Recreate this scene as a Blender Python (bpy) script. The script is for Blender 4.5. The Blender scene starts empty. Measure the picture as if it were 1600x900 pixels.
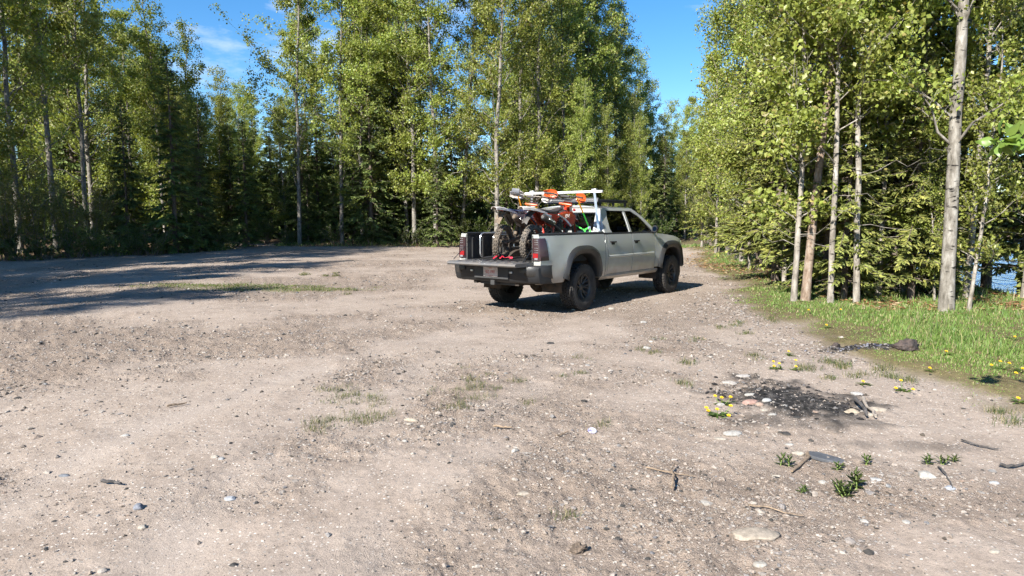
import bpy, bmesh, math, random
import numpy as np
from mathutils import Vector, Matrix

S = bpy.context.scene
COL = S.collection
R = math.radians

# ---------------------------------------------------------------- camera
CAM_H, PITCH, FPX = 1.58, 0.1027, 1040.0          # eye height, tilt down, focal length in pixels of a 1600 wide frame
cam = bpy.data.cameras.new('camera'); cam_o = bpy.data.objects.new('camera', cam); COL.objects.link(cam_o)
cam.sensor_width = 36.0; cam.lens = FPX / 1600 * 36; cam.clip_start = 0.05; cam.clip_end = 3000
cam_o.location = (0, 0, CAM_H); cam_o.rotation_euler = (math.pi / 2 - PITCH, 0, 0)
S.camera = cam_o

# ---------------------------------------------------------------- sun, sky, exposure
SUN_EL = R(36)
LX, LY = 0.585, 0.81                                # the way the light travels over the ground
_n = math.hypot(LX, LY); LX /= _n; LY /= _n
sun = bpy.data.lights.new('sun', 'SUN'); sun.energy = 5.0; sun.angle = R(0.53); sun.color = (1.0, 0.955, 0.88)
sun_o = bpy.data.objects.new('sun', sun); COL.objects.link(sun_o); sun_o.location = (-30, -30, 40)
sun_o.rotation_euler = Vector((LX * math.cos(SUN_EL), LY * math.cos(SUN_EL), -math.sin(SUN_EL))).to_track_quat('-Z', 'Y').to_euler()

W = bpy.data.worlds.new('World'); S.world = W; W.use_nodes = True
nt = W.node_tree; nt.nodes.clear()
def wn(t, **k):
    n = nt.nodes.new(t)
    for a, b in k.items(): setattr(n, a, b)
    return n
sky = wn('ShaderNodeTexSky', sky_type='NISHITA', sun_disc=False, sun_elevation=SUN_EL, sun_rotation=math.atan2(-LX, -LY),
         altitude=600, air_density=1.0, dust_density=0.25, ozone_density=3.0)
bg = wn('ShaderNodeBackground'); bg.inputs['Strength'].default_value = 0.078
outw = wn('ShaderNodeOutputWorld')
tc = wn('ShaderNodeTexCoord')
mp = wn('ShaderNodeMapping'); mp.inputs['Scale'].default_value = (1.6, 1.6, 4.5); mp.inputs['Location'].default_value = (0.9, 0.35, 0.0)
nz = wn('ShaderNodeTexNoise'); nz.inputs['Scale'].default_value = 2.4; nz.inputs['Detail'].default_value = 9; nz.inputs['Roughness'].default_value = 0.6
cr = wn('ShaderNodeValToRGB'); cr.color_ramp.elements[0].position = 0.60; cr.color_ramp.elements[1].position = 0.86
mx = wn('ShaderNodeMix', data_type='RGBA'); mx.inputs['B'].default_value = (6.0, 6.3, 6.8, 1)
sat = wn('ShaderNodeHueSaturation'); sat.inputs['Saturation'].default_value = 1.30
L = nt.links.new
L(tc.outputs['Generated'], mp.inputs['Vector']); L(mp.outputs['Vector'], nz.inputs['Vector']); L(nz.outputs['Fac'], cr.inputs['Fac'])
L(sky.outputs['Color'], sat.inputs['Color']); L(sat.outputs['Color'], mx.inputs['A']); L(cr.outputs['Color'], mx.inputs['Factor'])
L(mx.outputs['Result'], bg.inputs['Color']); L(bg.outputs['Background'], outw.inputs['Surface'])

S.render.engine = 'CYCLES'
S.view_settings.view_transform = 'Standard'; S.view_settings.look = 'None'
S.view_settings.gamma = 1.0; S.view_settings.use_curve_mapping = False
S.view_settings.exposure = 1.42
S.cycles.max_bounces = 5; S.cycles.diffuse_bounces = 3; S.cycles.glossy_bounces = 2
S.cycles.transmission_bounces = 3; S.cycles.transparent_max_bounces = 8
S.render.filter_size = 0.9
S.cycles.use_denoising = True; S.cycles.denoiser = 'OPENIMAGEDENOISE'; S.cycles.denoising_input_passes = 'RGB_ALBEDO_NORMAL'; S.cycles.denoising_prefilter = 'NONE'
S.cycles.use_adaptive_sampling = True; S.cycles.adaptive_threshold = 0.035
S.cycles.caustics_reflective = False; S.cycles.caustics_refractive = False

# ---------------------------------------------------------------- helpers
RNG = np.random.default_rng(11)
def ground_px(px, py, z=0.0):
    """the point on the level z that stands at a pixel of the 1600x900 photograph"""
    u, v = (px - 800) / FPX, (450 - py) / FPX
    c, s = math.cos(PITCH), math.sin(PITCH)
    dx, dy, dz = u, c + v * s, -s + v * c
    t = (z - CAM_H) / dz
    return dx * t, dy * t
def side_px(px, dist):
    """sideways position of something at a pixel column, at a distance along the view"""
    return (px - 800) / FPX * dist * 1.004

def tag(o, label=None, cat=None, group=None, kind=None):
    if label: o['label'] = label
    if cat: o['category'] = cat
    if group: o['group'] = group
    if kind: o['kind'] = kind
    return o
def link(o, parent=None):
    COL.objects.link(o)
    if parent is not None: o.parent = parent
    return o
def empty(name, loc=(0, 0, 0), rz=0.0, scale=1.0):
    o = bpy.data.objects.new(name, None); o.empty_display_size = 0.2
    o.location = loc; o.rotation_euler = (0, 0, rz); o.scale = (scale,) * 3
    return link(o)
def np_mesh(name, V, F, smooth=False, mat=None, col=None, sharp=None):
    """V (n,3), F (m,3) or (m,4) arrays"""
    V = np.asarray(V, np.float32); F = np.asarray(F, np.int32)
    me = bpy.data.meshes.new(name)
    k = F.shape[1]
    me.vertices.add(len(V)); me.vertices.foreach_set('co', V.ravel())
    me.loops.add(F.size); me.loops.foreach_set('vertex_index', F.ravel())
    me.polygons.add(len(F)); me.polygons.foreach_set('loop_start', np.arange(0, F.size, k, dtype=np.int32))
    me.polygons.foreach_set('use_smooth', np.full(len(F), bool(smooth)))
    me.update(calc_edges=True)
    if col is not None:
        a = me.color_attributes.new('tint', 'FLOAT_COLOR', 'POINT')
        c = np.ones((len(V), 4), np.float32); c[:, :3] = col; a.data.foreach_set('color', c.ravel())
    if mat: me.materials.append(mat)
    return me
def mobj(name, me, parent=None, loc=None):
    o = bpy.data.objects.new(name, me)
    if loc is not None: o.location = loc
    return link(o, parent)
def tris(F4):
    F4 = np.asarray(F4); return np.concatenate([F4[:, [0, 1, 2]], F4[:, [0, 2, 3]]])

class MB:
    """collects boxes, tubes, sheets and lathes into one mesh"""
    def __init__(self): self.v = []; self.f = []
    def add(self, V, F):
        b = len(self.v); self.v += [tuple(map(float, p)) for p in V]; self.f += [tuple(b + int(i) for i in f) for f in F]; return self
    def box(self, c, s, rot=None):
        V = []
        for x in (-.5, .5):
            for y in (-.5, .5):
                for z in (-.5, .5):
                    p = Vector((x * s[0], y * s[1], z * s[2]))
                    if rot is not None: p = rot @ p
                    V.append((p.x + c[0], p.y + c[1], p.z + c[2]))
        return self.add(V, [(0, 1, 3, 2), (4, 6, 7, 5), (0, 4, 5, 1), (2, 3, 7, 6), (0, 2, 6, 4), (1, 5, 7, 3)])
    def tube(self, pts, r, n=8, cap=True, flat=1.0):
        pts = [Vector(p) for p in pts]; m = len(pts)
        rs = r if isinstance(r, (list, tuple)) else [r] * m
        V = []; up = None
        for i, p in enumerate(pts):
            t = (pts[min(i + 1, m - 1)] - pts[max(i - 1, 0)]).normalized()
            if up is None: up = Vector((0, 0, 1)) if abs(t.z) < .9 else Vector((0, 1, 0))
            a = t.cross(up).normalized(); b = a.cross(t).normalized(); up = b
            for k in range(n):
                q = 2 * math.pi * k / n; V.append(p + (a * math.cos(q) * flat + b * math.sin(q)) * rs[i])
        F = [(i * n + k, i * n + (k + 1) % n, (i + 1) * n + (k + 1) % n, (i + 1) * n + k) for i in range(m - 1) for k in range(n)]
        if cap: F += [tuple(range(n))[::-1], tuple((m - 1) * n + k for k in range(n))]
        return self.add(V, F)
    def lathe(self, prof, c=(0, 0, 0), n=32, axis='y', a0=0, closed=False):
        """prof: (radius, offset along the axis)"""
        V = []
        for k in range(n):
            q = a0 + 2 * math.pi * k / n
            for r_, h in prof:
                u, w = r_ * math.cos(q), r_ * math.sin(q)
                p = (u, h, w) if axis == 'y' else ((h, u, w) if axis == 'x' else (u, w, h))
                V.append((p[0] + c[0], p[1] + c[1], p[2] + c[2]))
        m = len(prof); F = []
        for k in range(n):
            k2 = (k + 1) % n
            for i in range(m if closed else m - 1):
                i2 = (i + 1) % m; F.append((k * m + i, k * m + i2, k2 * m + i2, k2 * m + i))
        return self.add(V, F)
    def grid(self, rows):
        m = len(rows[0]); V = [p for r_ in rows for p in r_]
        return self.add(V, [(i * m + j, i * m + j + 1, (i + 1) * m + j + 1, (i + 1) * m + j) for i in range(len(rows) - 1) for j in range(m - 1)])
    def prism(self, poly, fn, depth):
        """poly: list of 2d points; fn(u,v,d) -> 3d; a solid of that outline"""
        n = len(poly); V = [fn(u, v, 0) for u, v in poly] + [fn(u, v, depth) for u, v in poly]
        return self.add(V, [tuple(range(n)), tuple(range(2 * n - 1, n - 1, -1))] + [(i, (i + 1) % n, n + (i + 1) % n, n + i) for i in range(n)])
    def build(self, name, mat, parent=None, smooth=True, angle=38, solid=0, bevel=0, fix=True):
        me = bpy.data.meshes.new(name); me.from_pydata(self.v, [], self.f)
        if fix:
            bm = bmesh.new(); bm.from_mesh(me); bmesh.ops.recalc_face_normals(bm, faces=bm.faces); bm.to_mesh(me); bm.free()
        for p in me.polygons: p.use_smooth = smooth
        if mat: me.materials.append(mat)
        o = mobj(name, me, parent)
        if solid: m = o.modifiers.new('thickness', 'SOLIDIFY'); m.thickness = solid; m.offset = -1
        if bevel:
            m = o.modifiers.new('edge', 'BEVEL'); m.width = bevel; m.segments = 2; m.limit_method = 'ANGLE'; m.angle_limit = R(40)
        if smooth: m = o.modifiers.new('split', 'EDGE_SPLIT'); m.split_angle = R(angle)
        return o

# ---- lattice noise in numpy
_PERM = np.random.default_rng(5).random((256, 256))
def vnoise(x, y):
    xi = np.floor(x).astype(int); yi = np.floor(y).astype(int); fx = x - xi; fy = y - yi
    fx = fx * fx * fx * (fx * (fx * 6 - 15) + 10); fy = fy * fy * fy * (fy * (fy * 6 - 15) + 10)
    g = lambda a, b: _PERM[a & 255, b & 255]
    return ((g(xi, yi) * (1 - fx) + g(xi + 1, yi) * fx) * (1 - fy) + (g(xi, yi + 1) * (1 - fx) + g(xi + 1, yi + 1) * fx) * fy) * 2 - 1
def fbm(x, y, f, o=3, g=.5):
    s = 0; a = 1; t = 0
    for i in range(o):
        s = s + a * vnoise(x * f + 17.3 * i, y * f - 9.1 * i); t += a; a *= g; f *= 2.03
    return s / t
def sstep(a, b, x):
    t = np.clip((x - a) / (b - a), 0, 1); return t * t * (3 - 2 * t)

# ---- materials
def mat(name, color=(.5, .5, .5), rough=.6, metal=0.0, spec=.5, coat=0.0, var=0.0, vscale=8, bump=0.0, bscale=40, tint=False, dark=None):
    m = bpy.data.materials.new(name); m.use_nodes = True
    t = m.node_tree; b = t.nodes['Principled BSDF']
    b.inputs['Base Color'].default_value = (*color, 1); b.inputs['Roughness'].default_value = rough
    b.inputs['Metallic'].default_value = metal; b.inputs['Specular IOR Level'].default_value = spec
    b.inputs['Coat Weight'].default_value = coat; b.inputs['Coat Roughness'].default_value = .08
    src = None
    tcn = t.nodes.new('ShaderNodeTexCoord')
    if tint:
        a = t.nodes.new('ShaderNodeVertexColor'); a.layer_name = 'tint'; src = a.outputs['Color']
    if var:
        n = t.nodes.new('ShaderNodeTexNoise'); n.inputs['Scale'].default_value = vscale; n.inputs['Detail'].default_value = 6
        n.inputs['Roughness'].default_value = .65
        t.links.new(tcn.outputs['Object'], n.inputs['Vector'])
        r = t.nodes.new('ShaderNodeValToRGB'); r.color_ramp.elements[0].position = .36; r.color_ramp.elements[1].position = .66
        d = dark if dark else tuple(c * (1 - var) for c in color)
        r.color_ramp.elements[0].color = (*d, 1); r.color_ramp.elements[1].color = (*color, 1)
        t.links.new(n.outputs['Fac'], r.inputs['Fac'])
        if src is not None:
            x = t.nodes.new('ShaderNodeMix'); x.data_type = 'RGBA'; x.blend_type = 'MULTIPLY'; x.inputs['Factor'].default_value = 1
            t.links.new(src, x.inputs['A']); t.links.new(r.outputs['Color'], x.inputs['B']); src = x.outputs['Result']
        else: src = r.outputs['Color']
    if src is not None: t.links.new(src, b.inputs['Base Color'])
    if bump:
        n = t.nodes.new('ShaderNodeTexNoise'); n.inputs['Scale'].default_value = bscale; n.inputs['Detail'].default_value = 5
        t.links.new(tcn.outputs['Object'], n.inputs['Vector'])
        u = t.nodes.new('ShaderNodeBump'); u.inputs['Strength'].default_value = bump; u.inputs['Distance'].default_value = .02
        t.links.new(n.outputs['Fac'], u.inputs['Height']); t.links.new(u.outputs['Normal'], b.inputs['Normal'])
    return m
def leaf_mat(name, trans=.35, rough=.5, spec=.35, warm=(1.15, 1.1, .55)):
    """leaves: tinted per leaf by a point attribute, letting some light through"""
    m = bpy.data.materials.new(name); m.use_nodes = True; t = m.node_tree; b = t.nodes['Principled BSDF']
    a = t.nodes.new('ShaderNodeVertexColor'); a.layer_name = 'tint'
    oi = t.nodes.new('ShaderNodeObjectInfo')
    hs = t.nodes.new('ShaderNodeHueSaturation')
    mr = t.nodes.new('ShaderNodeMapRange'); mr.inputs['To Min'].default_value = .80; mr.inputs['To Max'].default_value = 1.18
    mh = t.nodes.new('ShaderNodeMapRange'); mh.inputs['To Min'].default_value = .488; mh.inputs['To Max'].default_value = .510
    t.links.new(oi.outputs['Random'], mr.inputs['Value']); t.links.new(oi.outputs['Random'], mh.inputs['Value'])
    t.links.new(a.outputs['Color'], hs.inputs['Color']); t.links.new(mr.outputs['Result'], hs.inputs['Value']); t.links.new(mh.outputs['Result'], hs.inputs['Hue'])
    b.inputs['Roughness'].default_value = rough; b.inputs['Specular IOR Level'].default_value = spec
    t.links.new(hs.outputs['Color'], b.inputs['Base Color'])
    tr = t.nodes.new('ShaderNodeBsdfTranslucent'); x = t.nodes.new('ShaderNodeMix'); x.data_type = 'RGBA'; x.blend_type = 'MULTIPLY'
    x.inputs['Factor'].default_value = 1; x.inputs['B'].default_value = (*warm, 1)
    t.links.new(hs.outputs['Color'], x.inputs['A']); t.links.new(x.outputs['Result'], tr.inputs['Color'])
    ms = t.nodes.new('ShaderNodeMixShader'); ms.inputs['Fac'].default_value = trans
    t.links.new(b.outputs[0], ms.inputs[1]); t.links.new(tr.outputs[0], ms.inputs[2])
    t.links.new(ms.outputs[0], t.nodes['Material Output'].inputs['Surface'])
    return m
# ================================================================ the ground
_gp = [ground_px(*p) for p in ((1600, 668), (1512, 634), (1478, 604), (1345, 566), (1292, 545), (1268, 516), (1182, 492), (1150, 470), (1132, 440), (1100, 420), (1085, 405), (1082, 396))]
GY = np.array([p[1] for p in _gp]); GX = np.array([p[0] for p in _gp])
def verge(x, y):                                   # > 0 inside the grass on the right
    b = np.interp(y, GY, GX)
    b = np.where(y < GY[0], GX[0] + (GY[0] - y) * 1.3, b)
    return (x - b) + .42 * fbm(x, y, 1.1, 3) + .22 * fbm(x + 40, y, 4.0, 2)
_fe = [(-60, -40), (-34, -5), (-28, 12), (-24, 22)] + [ground_px(*p) for p in ((0, 409), (110, 404), (230, 399), (335, 393), (440, 385), (560, 386), (650, 386), (735, 384), (830, 384), (950, 385), (1062, 384))]
FX = np.array([p[0] for p in _fe]); FY = np.array([p[1] for p in _fe])
def woods(x, y):                                   # > 0 under the trees behind the clearing
    d = y - np.interp(x, FX, FY) + .6 * fbm(x, y, .5, 2) + .3 * fbm(x, y, 2.1, 2)
    lane = np.abs(x - (9.2 + .20 * (y - 34)))      # the track that leaves between the trees
    lane2 = np.abs(x - (-14.6 - .42 * (y - 38)))   # and the one on the left
    d = np.where((y > 30) & (y < 47), np.minimum(d, lane - 1.4), d); d = np.where((y > 30) & (y < 43), np.minimum(d, lane2 - 1.4), d)
    return np.where(x > 13, 1.0, d)
def bank_x(y):
    return np.where(y > 13, 10.2 + .30 * (y - 13), 10.2 + .1 * (13 - y))
PITS = [(*ground_px(1232, 626), .66, .72, 1.0), (*ground_px(1350, 545), .56, .20, 1.0), (*ground_px(1450, 700), .50, .12, .4), (*ground_px(1330, 668), .42, .16, .55), (*ground_px(1195, 668), .34, .26, .55)]
def char(x, y):
    c = np.zeros_like(x)
    for cx, cy, rx, ry, w in PITS:
        q = np.sqrt(((x - cx) / rx) ** 2 + ((y - cy) / ry) ** 2) + .62 * fbm(x, y, 2.6, 3) + .35 * fbm(x + 9, y, 11.0, 2)
        c = np.maximum(c, w * sstep(1.25, .45, q))
    return c
def rough(x, y): return sstep(-.30, .35, fbm(x + 3, y + 8, .55, 3, .6))
_rut = [np.array([ground_px(*p) for p in q]) for q in (((250, 900), (330, 800), (480, 690), (640, 590), (760, 500)), ((560, 900), (720, 740), (830, 620), (890, 520)), ((0, 800), (160, 700), (420, 600), (700, 520)))]
def rut(x, y):
    w = np.zeros_like(x)
    for P in _rut:
        d = np.full_like(x, 9.0)
        for a, b in zip(P[:-1], P[1:]):
            ab = b - a; t = np.clip(((x - a[0]) * ab[0] + (y - a[1]) * ab[1]) / (ab @ ab), 0, 1)
            d = np.minimum(d, np.hypot(x - a[0] - t * ab[0], y - a[1] - t * ab[1]))
        w = np.maximum(w, np.exp(-(d / .24) ** 2) * sstep(-.45, .35, fbm(x, y, .9, 3) + .5 * fbm(x, y, 3.0, 2)))
    return w
def height(x, y, fine=True):
    x = np.asarray(x, float); y = np.asarray(y, float); shp = x.shape
    x = np.atleast_1d(x).ravel(); y = np.atleast_1d(y).ravel()
    calm = 1 - .92 * np.exp(-((x - 1.8) ** 2 + (y - 13.4) ** 2) / 14)
    z = calm * (.045 * fbm(x, y, .23, 2) + .025 * fbm(x, y, .8, 2))
    z += .12 * sstep(0, 4, woods(x, y)) * (1 + fbm(x, y, .3, 2)) + .05 * sstep(0, .8, verge(x, y))
    z += .30 * np.exp(-((x - 10) ** 2 + (y - 31) ** 2) / 9)
    z -= 3.4 * sstep(-.5, 6, x - bank_x(y))
    r_ = np.hypot(x, y)
    if fine:
        k = sstep(60, 12, r_) * calm
        ro = rough(x, y); rt = rut(x, y)
        z -= k * .022 * rt
        amp = k * (.22 + 1.05 * ro) * (1 - .6 * rt)
        z += amp * (.018 * fbm(x, y, 3.3, 2) + .014 * fbm(x, y, 8.5, 2) + .012 * np.maximum(0, fbm(x, y, 22.0, 2)) * 1.6)
        m = char(x, y); z += m * (.03 + .022 * fbm(x, y, 10.0, 3))
    return z.reshape(shp)
def hz(x, y): return float(height(np.array([x]), np.array([y]))[0])

def zone_mat():
    m = bpy.data.materials.new('packed_dirt'); m.use_nodes = True; t = m.node_tree; b = t.nodes['Principled BSDF']; lk = t.links.new
    N = t.nodes.new
    co = N('ShaderNodeTexCoord').outputs['Object']
    def noise(s, d=5, r_=.6, off=(0, 0, 0)):
        mpn = N('ShaderNodeMapping'); mpn.inputs['Location'].default_value = off; lk(co, mpn.inputs['Vector'])
        n = N('ShaderNodeTexNoise'); n.inputs['Scale'].default_value = s; n.inputs['Detail'].default_value = d; n.inputs['Roughness'].default_value = r_
        lk(mpn.outputs['Vector'], n.inputs['Vector']); return n.outputs['Fac']
    def ramp(f, *st):
        r_ = N('ShaderNodeValToRGB'); e = r_.color_ramp.elements
        while len(e) < len(st): e.new(.5)
        for k, (p, c) in enumerate(st): e[k].position = p; e[k].color = (*c, 1) if isinstance(c, tuple) else (c, c, c, 1)
        lk(f, r_.inputs['Fac']); return r_.outputs['Color']
    def mixc(f, a, c, mode='MIX'):
        x = N('ShaderNodeMix'); x.data_type = 'RGBA'; x.blend_type = mode
        if isinstance(f, float): x.inputs['Factor'].default_value = f
        else: lk(f, x.inputs['Factor'])
        for k, v in (('A', a), ('B', c)):
            if isinstance(v, tuple): x.inputs[k].default_value = (*v, 1)
            else: lk(v, x.inputs[k])
        return x.outputs['Result']
    big = noise(.45, 4, .6); mid = noise(2.6, 6, .62, (3, 1, 0)); fin = noise(22, 6, .7, (0, 5, 0)); grit = noise(110, 3, .7)
    dirt = ramp(mid, (.30, (.232, .185, .149)), (.50, (.290, .236, .194)), (.70, (.340, .281, .234)))
    dirt = mixc(ramp(big, (.38, 0.0), (.62, .55)), dirt, (.318, .261, .216))
    dirt = mixc(1.0, dirt, ramp(fin, (.25, .60), (.5, 1.0), (.8, 1.12)), 'MULTIPLY')
    dirt = mixc(1.0, dirt, ramp(grit, (.28, .68), (.5, 1.0), (.8, 1.12)), 'MULTIPLY')
    vo = N('ShaderNodeTexVoronoi'); vo.inputs['Scale'].default_value = 46; lk(co, vo.inputs['Vector'])
    vs = N('ShaderNodeSeparateColor'); lk(vo.outputs['Color'], vs.inputs['Color'])
    chip = N('ShaderNodeMath'); chip.operation = 'LESS_THAN'; lk(vo.outputs['Distance'], chip.inputs[0]); chip.inputs[1].default_value = .30
    rare = N('ShaderNodeMath'); rare.operation = 'GREATER_THAN'; lk(vs.outputs[1], rare.inputs[0]); rare.inputs[1].default_value = .62
    cm = N('ShaderNodeMath'); cm.operation = 'MULTIPLY'; lk(chip.outputs[0], cm.inputs[0]); lk(rare.outputs[0], cm.inputs[1])
    chipc = ramp(vs.outputs[0], (0.0, (.12, .11, .10)), (.35, (.30, .27, .24)), (.65, (.46, .41, .36)), (1.0, (.62, .57, .51)))
    dirt = mixc(cm.outputs[0], dirt, chipc)
    za = N('ShaderNodeVertexColor'); za.layer_name = 'tint'; zs = N('ShaderNodeSeparateColor'); lk(za.outputs['Color'], zs.inputs['Color'])
    wa = N('ShaderNodeVertexColor'); wa.layer_name = 'wear'; ws = N('ShaderNodeSeparateColor'); lk(wa.outputs['Color'], ws.inputs['Color'])
    dirt = mixc(ws.outputs[0], dirt, mixc(1.0, dirt, (.86, .835, .81), 'MULTIPLY'))
    sm = N('ShaderNodeMath'); sm.operation = 'MULTIPLY'; lk(ws.outputs[1], sm.inputs[0]); sm.inputs[1].default_value = .38
    dirt = mixc(sm.outputs[0], dirt, (.345, .294, .254))
    soil = ramp(fin, (.3, (.075, .062, .030)), (.6, (.150, .122, .062)), (.8, (.235, .20, .12)))
    lit = ramp(fin, (.3, (.050, .034, .020)), (.55, (.135, .090, .055)), (.8, (.27, .19, .12)))
    ash = ramp(noise(13, 8, .75, (2, 2, 0)), (.39, (.010, .010, .010)), (.53, (.030, .028, .027)), (.63, (.10, .092, .086)), (.78, (.23, .205, .185)))
    c = mixc(zs.outputs[0], dirt, soil); c = mixc(zs.outputs[1], c, lit); c = mixc(zs.outputs[2], c, ash)
    lk(c, b.inputs['Base Color']); b.inputs['Roughness'].default_value = .95; b.inputs['Specular IOR Level'].default_value = .12
    h = N('ShaderNodeMath'); h.operation = 'MULTIPLY_ADD'; lk(fin, h.inputs[0]); h.inputs[1].default_value = 1.6; lk(grit, h.inputs[2])
    h2 = N('ShaderNodeMath'); h2.operation = 'MULTIPLY_ADD'; lk(cm.outputs[0], h2.inputs[0]); h2.inputs[1].default_value = .8; lk(h.outputs[0], h2.inputs[2])
    u = N('ShaderNodeBump'); u.inputs['Strength'].default_value = 1.0; u.inputs['Distance'].default_value = .014
    bs = N('ShaderNodeMath'); bs.operation = 'MULTIPLY_ADD'; lk(ws.outputs[0], bs.inputs[0]); bs.inputs[1].default_value = .55; bs.inputs[2].default_value = .40; lk(bs.outputs[0], u.inputs['Strength'])
    lk(h2.outputs[0], u.inputs['Height']); lk(u.outputs['Normal'], b.inputs['Normal'])
    return m
def make_ground():
    rr = [0.02, .5, 1.0, 1.4]; r_ = 1.7
    while r_ < 10: rr.append(r_); r_ *= 1.0072
    while r_ < 95: rr.append(r_); r_ *= 1.021
    rr += [110, 140, 200, 320, 600, 1500]
    aa = np.concatenate([np.radians(np.arange(-52, 52, .155)), np.radians(np.arange(52, 308, 4.0))])
    rr = np.array(rr); n, m = len(rr), len(aa)
    X = rr[:, None] * np.sin(aa)[None]; Y = rr[:, None] * np.cos(aa)[None]
    Z = height(X, Y); V = np.c_[X.ravel(), Y.ravel(), Z.ravel()]
    I = np.arange(n * m).reshape(n, m); J = np.roll(I, -1, axis=1)
    F = np.c_[I[:-1].ravel(), I[1:].ravel(), J[1:].ravel(), J[:-1].ravel()][:, ::-1]
    x, y = X.ravel(), Y.ravel()
    cl = np.c_[np.clip(sstep(-.15, .5, verge(x, y)), 0, 1), sstep(-.4, 1.0, woods(x, y)), char(x, y)]
    cl[:, 0] = np.maximum(cl[:, 0], .55 * patch_grass(x, y))
    me = np_mesh('ground', V, F, smooth=True, mat=zone_mat(), col=cl)
    at_ = me.color_attributes.new('wear', 'FLOAT_COLOR', 'POINT'); wc = np.ones((len(V), 4), np.float32); wc[:, 0] = rough(x, y); wc[:, 1] = np.clip(rut(x, y), 0, 1); wc[:, 2] = 0; at_.data.foreach_set('color', wc.ravel())
    o = mobj('ground', me); tag(o, kind='structure')
    o['label'] = 'packed pale dirt and gravel of the clearing with dusty wheel ruts'
    return o
_pc = [(*ground_px(370, 449), 2.3, 1.1), (*ground_px(470, 452), 1.6, .7), (*ground_px(215, 400), 2.5, .7)]
def patch_grass(x, y):                             # short green patch left of the truck
    c = np.zeros_like(x)
    for cx, cy, rx, ry in _pc[:2]:
        q = np.sqrt(((x - cx) / rx) ** 2 + ((y - cy) / ry) ** 2) + .5 * fbm(x, y, 1.6, 3)
        c = np.maximum(c, sstep(1.15, .45, q))
    return c
make_ground()

# ---- river behind the trees on the right
def river():
    m = bpy.data.materials.new('river_water'); m.use_nodes = True; t = m.node_tree; b = t.nodes['Principled BSDF']
    b.inputs['Base Color'].default_value = (.015, .070, .20, 1); b.inputs['Roughness'].default_value = .16; b.inputs['IOR'].default_value = 1.33
    co = t.nodes.new('ShaderNodeTexCoord'); mpn = t.nodes.new('ShaderNodeMapping'); mpn.inputs['Scale'].default_value = (1.0, .45, 1)
    n = t.nodes.new('ShaderNodeTexNoise'); n.inputs['Scale'].default_value = 1.8; n.inputs['Detail'].default_value = 5
    u = t.nodes.new('ShaderNodeBump'); u.inputs['Strength'].default_value = 1.0; u.inputs['Distance'].default_value = .7
    t.links.new(co.outputs['Object'], mpn.inputs[0]); t.links.new(mpn.outputs[0], n.inputs['Vector']); t.links.new(n.outputs['Fac'], u.inputs['Height']); t.links.new(u.outputs[0], b.inputs['Normal'])
    V = [(8, -120, -1.3), (260, -120, -1.3), (330, 420, -1.3), (12, 420, -1.3)]
    tag(mobj('river_water', np_mesh('river_water', V, [(0, 1, 2, 3)], mat=m)), 'blue rippled river water showing between the trunks', kind='structure')
    # the far shore
    xs = np.linspace(0, 1, 60); rows = []
    for k, (off, z) in enumerate(((0, -1.6), (10, .6), (40, 3.0), (120, 9.0))):
        rows.append([(150 + 60 * a + off + 5 * float(vnoise(np.array(a * 9.), np.array(k * 3.1))), -120 + 520 * a, z) for a in xs])
    mb = MB(); mb.grid(rows)
    tag(mb.build('far_shore', mat('far_shore_green', (.055, .085, .035), .95, var=.6, vscale=.15, dark=(.02, .03, .015))), 'low wooded far shore across the river', kind='structure')
river()

# ---- pebbles
def ico(sub, seed, amp=.22):
    bm = bmesh.new(); bmesh.ops.create_icosphere(bm, subdivisions=sub, radius=1.0)
    V = np.array([v.co[:] for v in bm.verts]); F = np.array([[v.index for v in f.verts] for f in bm.faces]); bm.free()
    r_ = np.random.default_rng(seed)
    for k in range(5):                             # knock flats off the ball
        n = r_.normal(size=3); n /= np.linalg.norm(n); d = V @ n; c = r_.uniform(.62, .9)
        V = V - np.outer(np.maximum(0, d - c), n) * .85
    V = V + amp * .35 * r_.normal(size=V.shape) / (1 + sub)
    return V, F
STONE_TINTS = np.array([(.40, .35, .30), (.47, .42, .37), (.31, .27, .23), (.27, .265, .26), (.17, .17, .18), (.07, .065, .06), (.36, .26, .20), (.50, .475, .43), (.26, .20, .16)]) * .86
STONE_P = np.array([.20, .14, .16, .12, .09, .13, .05, .04, .07])
stone_mat = mat('stone', (1, 1, 1), .85, spec=.25, var=.42, vscale=45, bump=.25, bscale=120, tint=True)
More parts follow.
